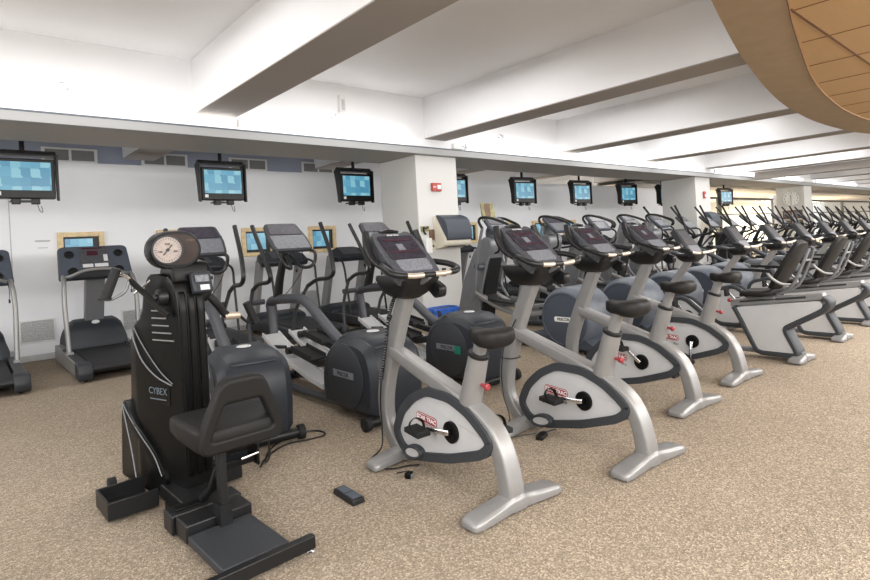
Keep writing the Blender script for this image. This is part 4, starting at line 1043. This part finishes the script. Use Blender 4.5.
# side ornaments on both sides
for s in (-1,1):
    X = lambda y: s*(widen(y,0)+.004)
    b = MB()
    for k in range(5):
        z = 1.09-.042*k; L = .13+.025*k
        y0 = .97
        b.tube([(X(y0),y0,z),(X(y0-L*.8),y0-L*.8,z-.0)],.0045,6)
    b.build('vent_slot','silver', R)
    # swooping trim
    b = MB()
    b.tube([(X(y)+s*.004,y,z) for y,z in ((1.16,.98),(1.14,.90),(1.07,.79),(.95,.71),(.82,.67))],.0045,6,sm=4)
    b.tube([(X(y)+s*.004,y,z) for y,z in ((1.14,.99),(1.10,.93),(1.02,.84),(.91,.74),(.81,.68))],.0035,6,sm=4)
    b.build('swoop_trim','silverd', R)
    P = rounded([(1.48,.03),(1.42,.42),(1.37,.53),(1.27,.49),(1.12,.40),(.98,.28),(.90,.17),(.89,.10),(1.0,.03)],.03,3)
    hw = lambda y: widen(y)+.028
    Q = inset(P,.012)
    fp = MB().loft([[(s*(hw(y)-.06),y,z) for y,z in P],[(s*(hw(y)-.008),y,z) for y,z in P],[(s*hw(y),y,z) for y,z in Q]]).build('lower_fairing','gloss', R, ang=40)
    MB().tube([(s*(hw(y)+.003),y,z) for y,z in ((1.365,.51),(1.25,.46),(1.10,.37),(.975,.26),(.91,.15))],.004,6,sm=4).tube([(s*(hw(y)+.003),y,z) for y,z in ((1.37,.50),(1.29,.38),(1.20,.24),(1.15,.10))],.0045,6,sm=4).build('chrome_line','silverd', fp)
T_ = Matrix.Translation((-widen(.95)-.002,.95,.61)) @ Matrix.Rotation(SL,4,'Z')
L_ = MB().box((0,0,0),(.004,.22,.12)).build('nameplate','gloss', R, xf=T_)
text('lettering','CYBEX',.056,'textgrey', L_, T_ @ side_mtx(-.0035,0,.015))
MB().box((-.003,0,-.03),(.002,.15,.006)).build('underline','textgrey', L_, xf=T_)
# head with gauge
B = Matrix.Translation((-.052,.83,1.435)) @ Matrix.Rotation(math.radians(-6),4,'Z')
HW = .36
def capsule(w, h, n=12):
    r_ = h/2; out = []
    for k in range(n+1): a = -PI/2+PI*k/n; out.append((w/2-r_+r_*math.cos(a), r_*math.sin(a)))
    for k in range(n+1): a = PI/2+PI*k/n; out.append((-w/2+r_+r_*math.cos(a), r_*math.sin(a)))
    return out
def cap_rings(w, h, ys): return [[(x*k, y, z*k) for x,z in capsule(w,h)] for y,k in ys]
MB().loft(cap_rings(.275,.215,((-.055,.95),(-.045,1),(.10,1),(.20,.86),(.26,.6)))).build('gauge_head','gloss', R, xf=B, ang=40)
MB().loft(cap_rings(.245,.175,((-.056,1),(-.060,.985)))).build('head_window','brownglass', R, xf=B)
rg = MB().lathe([(.082,-.058),(.082,-.070),(.074,-.072),(.074,-.064),(0,-.064)],(-.045,0,.0),'y',36).build('gauge_bezel','char', R, xf=B)
MB().lathe([(.073,-.064),(.073,-.0665)],(-.045,0,0),'y',36).build('gauge_face','dial', R, xf=B)
t = MB()
for k in range(30):
    a = 2*PI*k/30; c_, s_ = math.cos(a), math.sin(a)
    t.box((-.045+.062*c_,-.0675,.062*s_),(.010 if k%3 else .016,.001,.0022),(0,-a,0))
t.build('dial_marks','textdark', rg, xf=B)
MB().box((-.045,-.071,0),(.006,.002,.075),(0,.7,0)).lathe([(.009,-.068),(.009,-.073),(0,-.073)],(-.045,0,0),'y',12).build('needle','textdark', rg, xf=B)
text('gauge_number','200',.017,'textdark', rg, B @ wall_mtx(-.045,-.0685,.032))
text('gauge_number','100',.017,'textdark', rg, B @ wall_mtx(-.085,-.0685,-.01))
text('gauge_number','300',.017,'textdark', rg, B @ wall_mtx(-.005,-.0685,-.01))
text('head_lettering','CYBEX',.016,'brown', rg, B @ wall_mtx(.08,-.0615,.05))
MB().prism(rounded([(.76,1.24),(.78,1.36),(.95,1.38),(1.04,1.24)],.02,2), -.085, .12).build('neck','gloss', R, bevel=.015)
for ch in set(R.children)-before: shift_x(ch, .08)
# small timer box hooked on the rear
tb = MB().box((.13,.715,1.24),(.11,.05,.125),(-.35,0,.0)).build('timer_box','hood', R, bevel=.01)
MB().box((.125,.685,1.265),(.075,.006,.04),(-.35,0,0)).build('timer_display','keypad', tb); MB().box((.135,.672,1.215),(.05,.006,.03),(-.35,0,0)).build('timer_sticker','vent', tb)
# crank arms with U brackets
for s in (-1,1):
    MB().lathe([(.048,0),(.050,s*.035),(.042,s*.05),(.02,s*.052),(.02,s*.065),(0,s*.065)],(.07+s*.09,.85,1.17),'x',24).build('crank_hub','black', R)
# left crank
def cr(P, r_, name, m, parent=R, **k): return MB().tube(P, r_, 10, **k).build(name, m, parent)
ca = cr([(-.035,.78,1.07),(-.07,.81,1.11),(-.125,.88,1.20),(-.175,.95,1.275)],(.012,.019),'crank_arm','black',sq=.6)
cr([(-.17,.95,1.28),(-.195,.95,1.305),(-.24,.94,1.325)],.012,'joint','chrome',ca)
cr([(-.18,.95,1.275),(-.205,.95,1.215),(-.27,.95,1.18),(-.312,.95,1.182)],.0085,'bracket','silverd',ca,sm=3)
cr([(-.243,.94,1.345),(-.305,.94,1.19)],[.025,.027],'grip','rubber',ca)
MB().lathe([(.034,0),(.034,.01)],(-.308,.94,1.18),'z',16).build('grip_flange','rubber', ca)
cr([(-.15,.97,1.20),(-.11,.93,1.24),(-.085,.89,1.27)],.006,'tension_lever','chrome')
# right crank
ca = cr([(.15,.88,1.17),(.23,.92,1.16),(.29,.93,1.10),(.345,.95,1.03),(.365,.95,1.01)],(.02,.026),'crank_arm','black',sm=3)
cr([(.35,.95,1.005),(.445,.95,1.0)],.0225,'joint_sleeve','grip',ca)
cr([(.445,.95,1.0),(.49,.95,.955),(.55,.95,.935)],.009,'bracket','black',ca,sm=3)
cr([(.495,.95,1.075),(.555,.95,.935)],[.025,.027],'grip','rubber',ca)
# seat
MB().tube([(.02,.26,.06),(.01,.265,.30),(.02,.27,.52)],(.022,.03),10,sq=.5).box((.01,.265,.12),(.06,.09,.10)).build('seat_post','black', R)
MB().tube([(.0,.50,.12),(.0,.36,.22),(.01,.29,.34)],(.02,.016),8,sq=.5).build('seat_brace','black', R)
MB().box((.10,.30,.34),(.20,.10,.035)).box((.19,.28,.36),(.012,.12,.10)).build('adjust_bracket','gloss', R, bevel=.003)
MB().cyl((.10,.225,.365),(.19,.225,.373),.007,n=10).build('adjust_pin','chrome', R)
rings = []
for y, w, zt, zb in ((.16,.17,.555,.47),(.20,.205,.575,.455),(.40,.215,.58,.47),(.55,.205,.575,.48),(.60,.17,.56,.495)):
    rings.append([(.075+x,y,z) for x,z in rounded([(-w,zb),(w,zb),(w,zt),(-w,zt)], .03, 3)])
MB().loft(rings).build('seat_cushion','vinyl', R, ang=50)
# backrest: trapezoid ring pad leaning slightly back
BB = Matrix.Translation((.09,.185,.475)) @ Matrix.Rotation(math.radians(6),4,'X') @ Matrix.Rotation(math.radians(-90),4,'Z')
outr = rounded([(-.215,.0),(-.20,.09),(-.105,.325),(.105,.325),(.20,.09),(.215,.0),(.19,-.03),(-.19,-.03)], [.03,.05,.05,.05,.05,.03,.02,.02], 3)
innr = rounded([(-.155,.045),(-.15,.07),(-.095,.20),(.095,.20),(.15,.07),(.155,.045),(.14,.035),(-.14,.035)], [.01,.01,.02,.02,.01,.01,.01,.01], 3)
b = MB(); b.annulus(outr, innr, -.032, .032); b.build('backrest','vinyl', R, bevel=.016, seg=3, xf=BB)
tag(E0, 'black seated arm ergometer tower with round gauge and trapezoid backrest', 'exercise machine')
# looped cord on the carpet
c = MB().tube([(1.40,3.22,.30),(1.46,3.35,.12),(1.52,3.55,.01),(1.60,3.70,.008),(1.75,3.84,.008),(1.95,3.90,.008),(2.07,3.84,.008),(2.06,3.72,.008),(1.93,3.72,.008),(1.80,3.76,.008),(1.68,3.72,.008),(1.55,3.62,.008),(1.46,3.50,.01)],.006,6,sm=5)
tag(c.build('looped_cord','black'), 'thin dark cord looped on carpet beside the arm ergometer', 'cord')
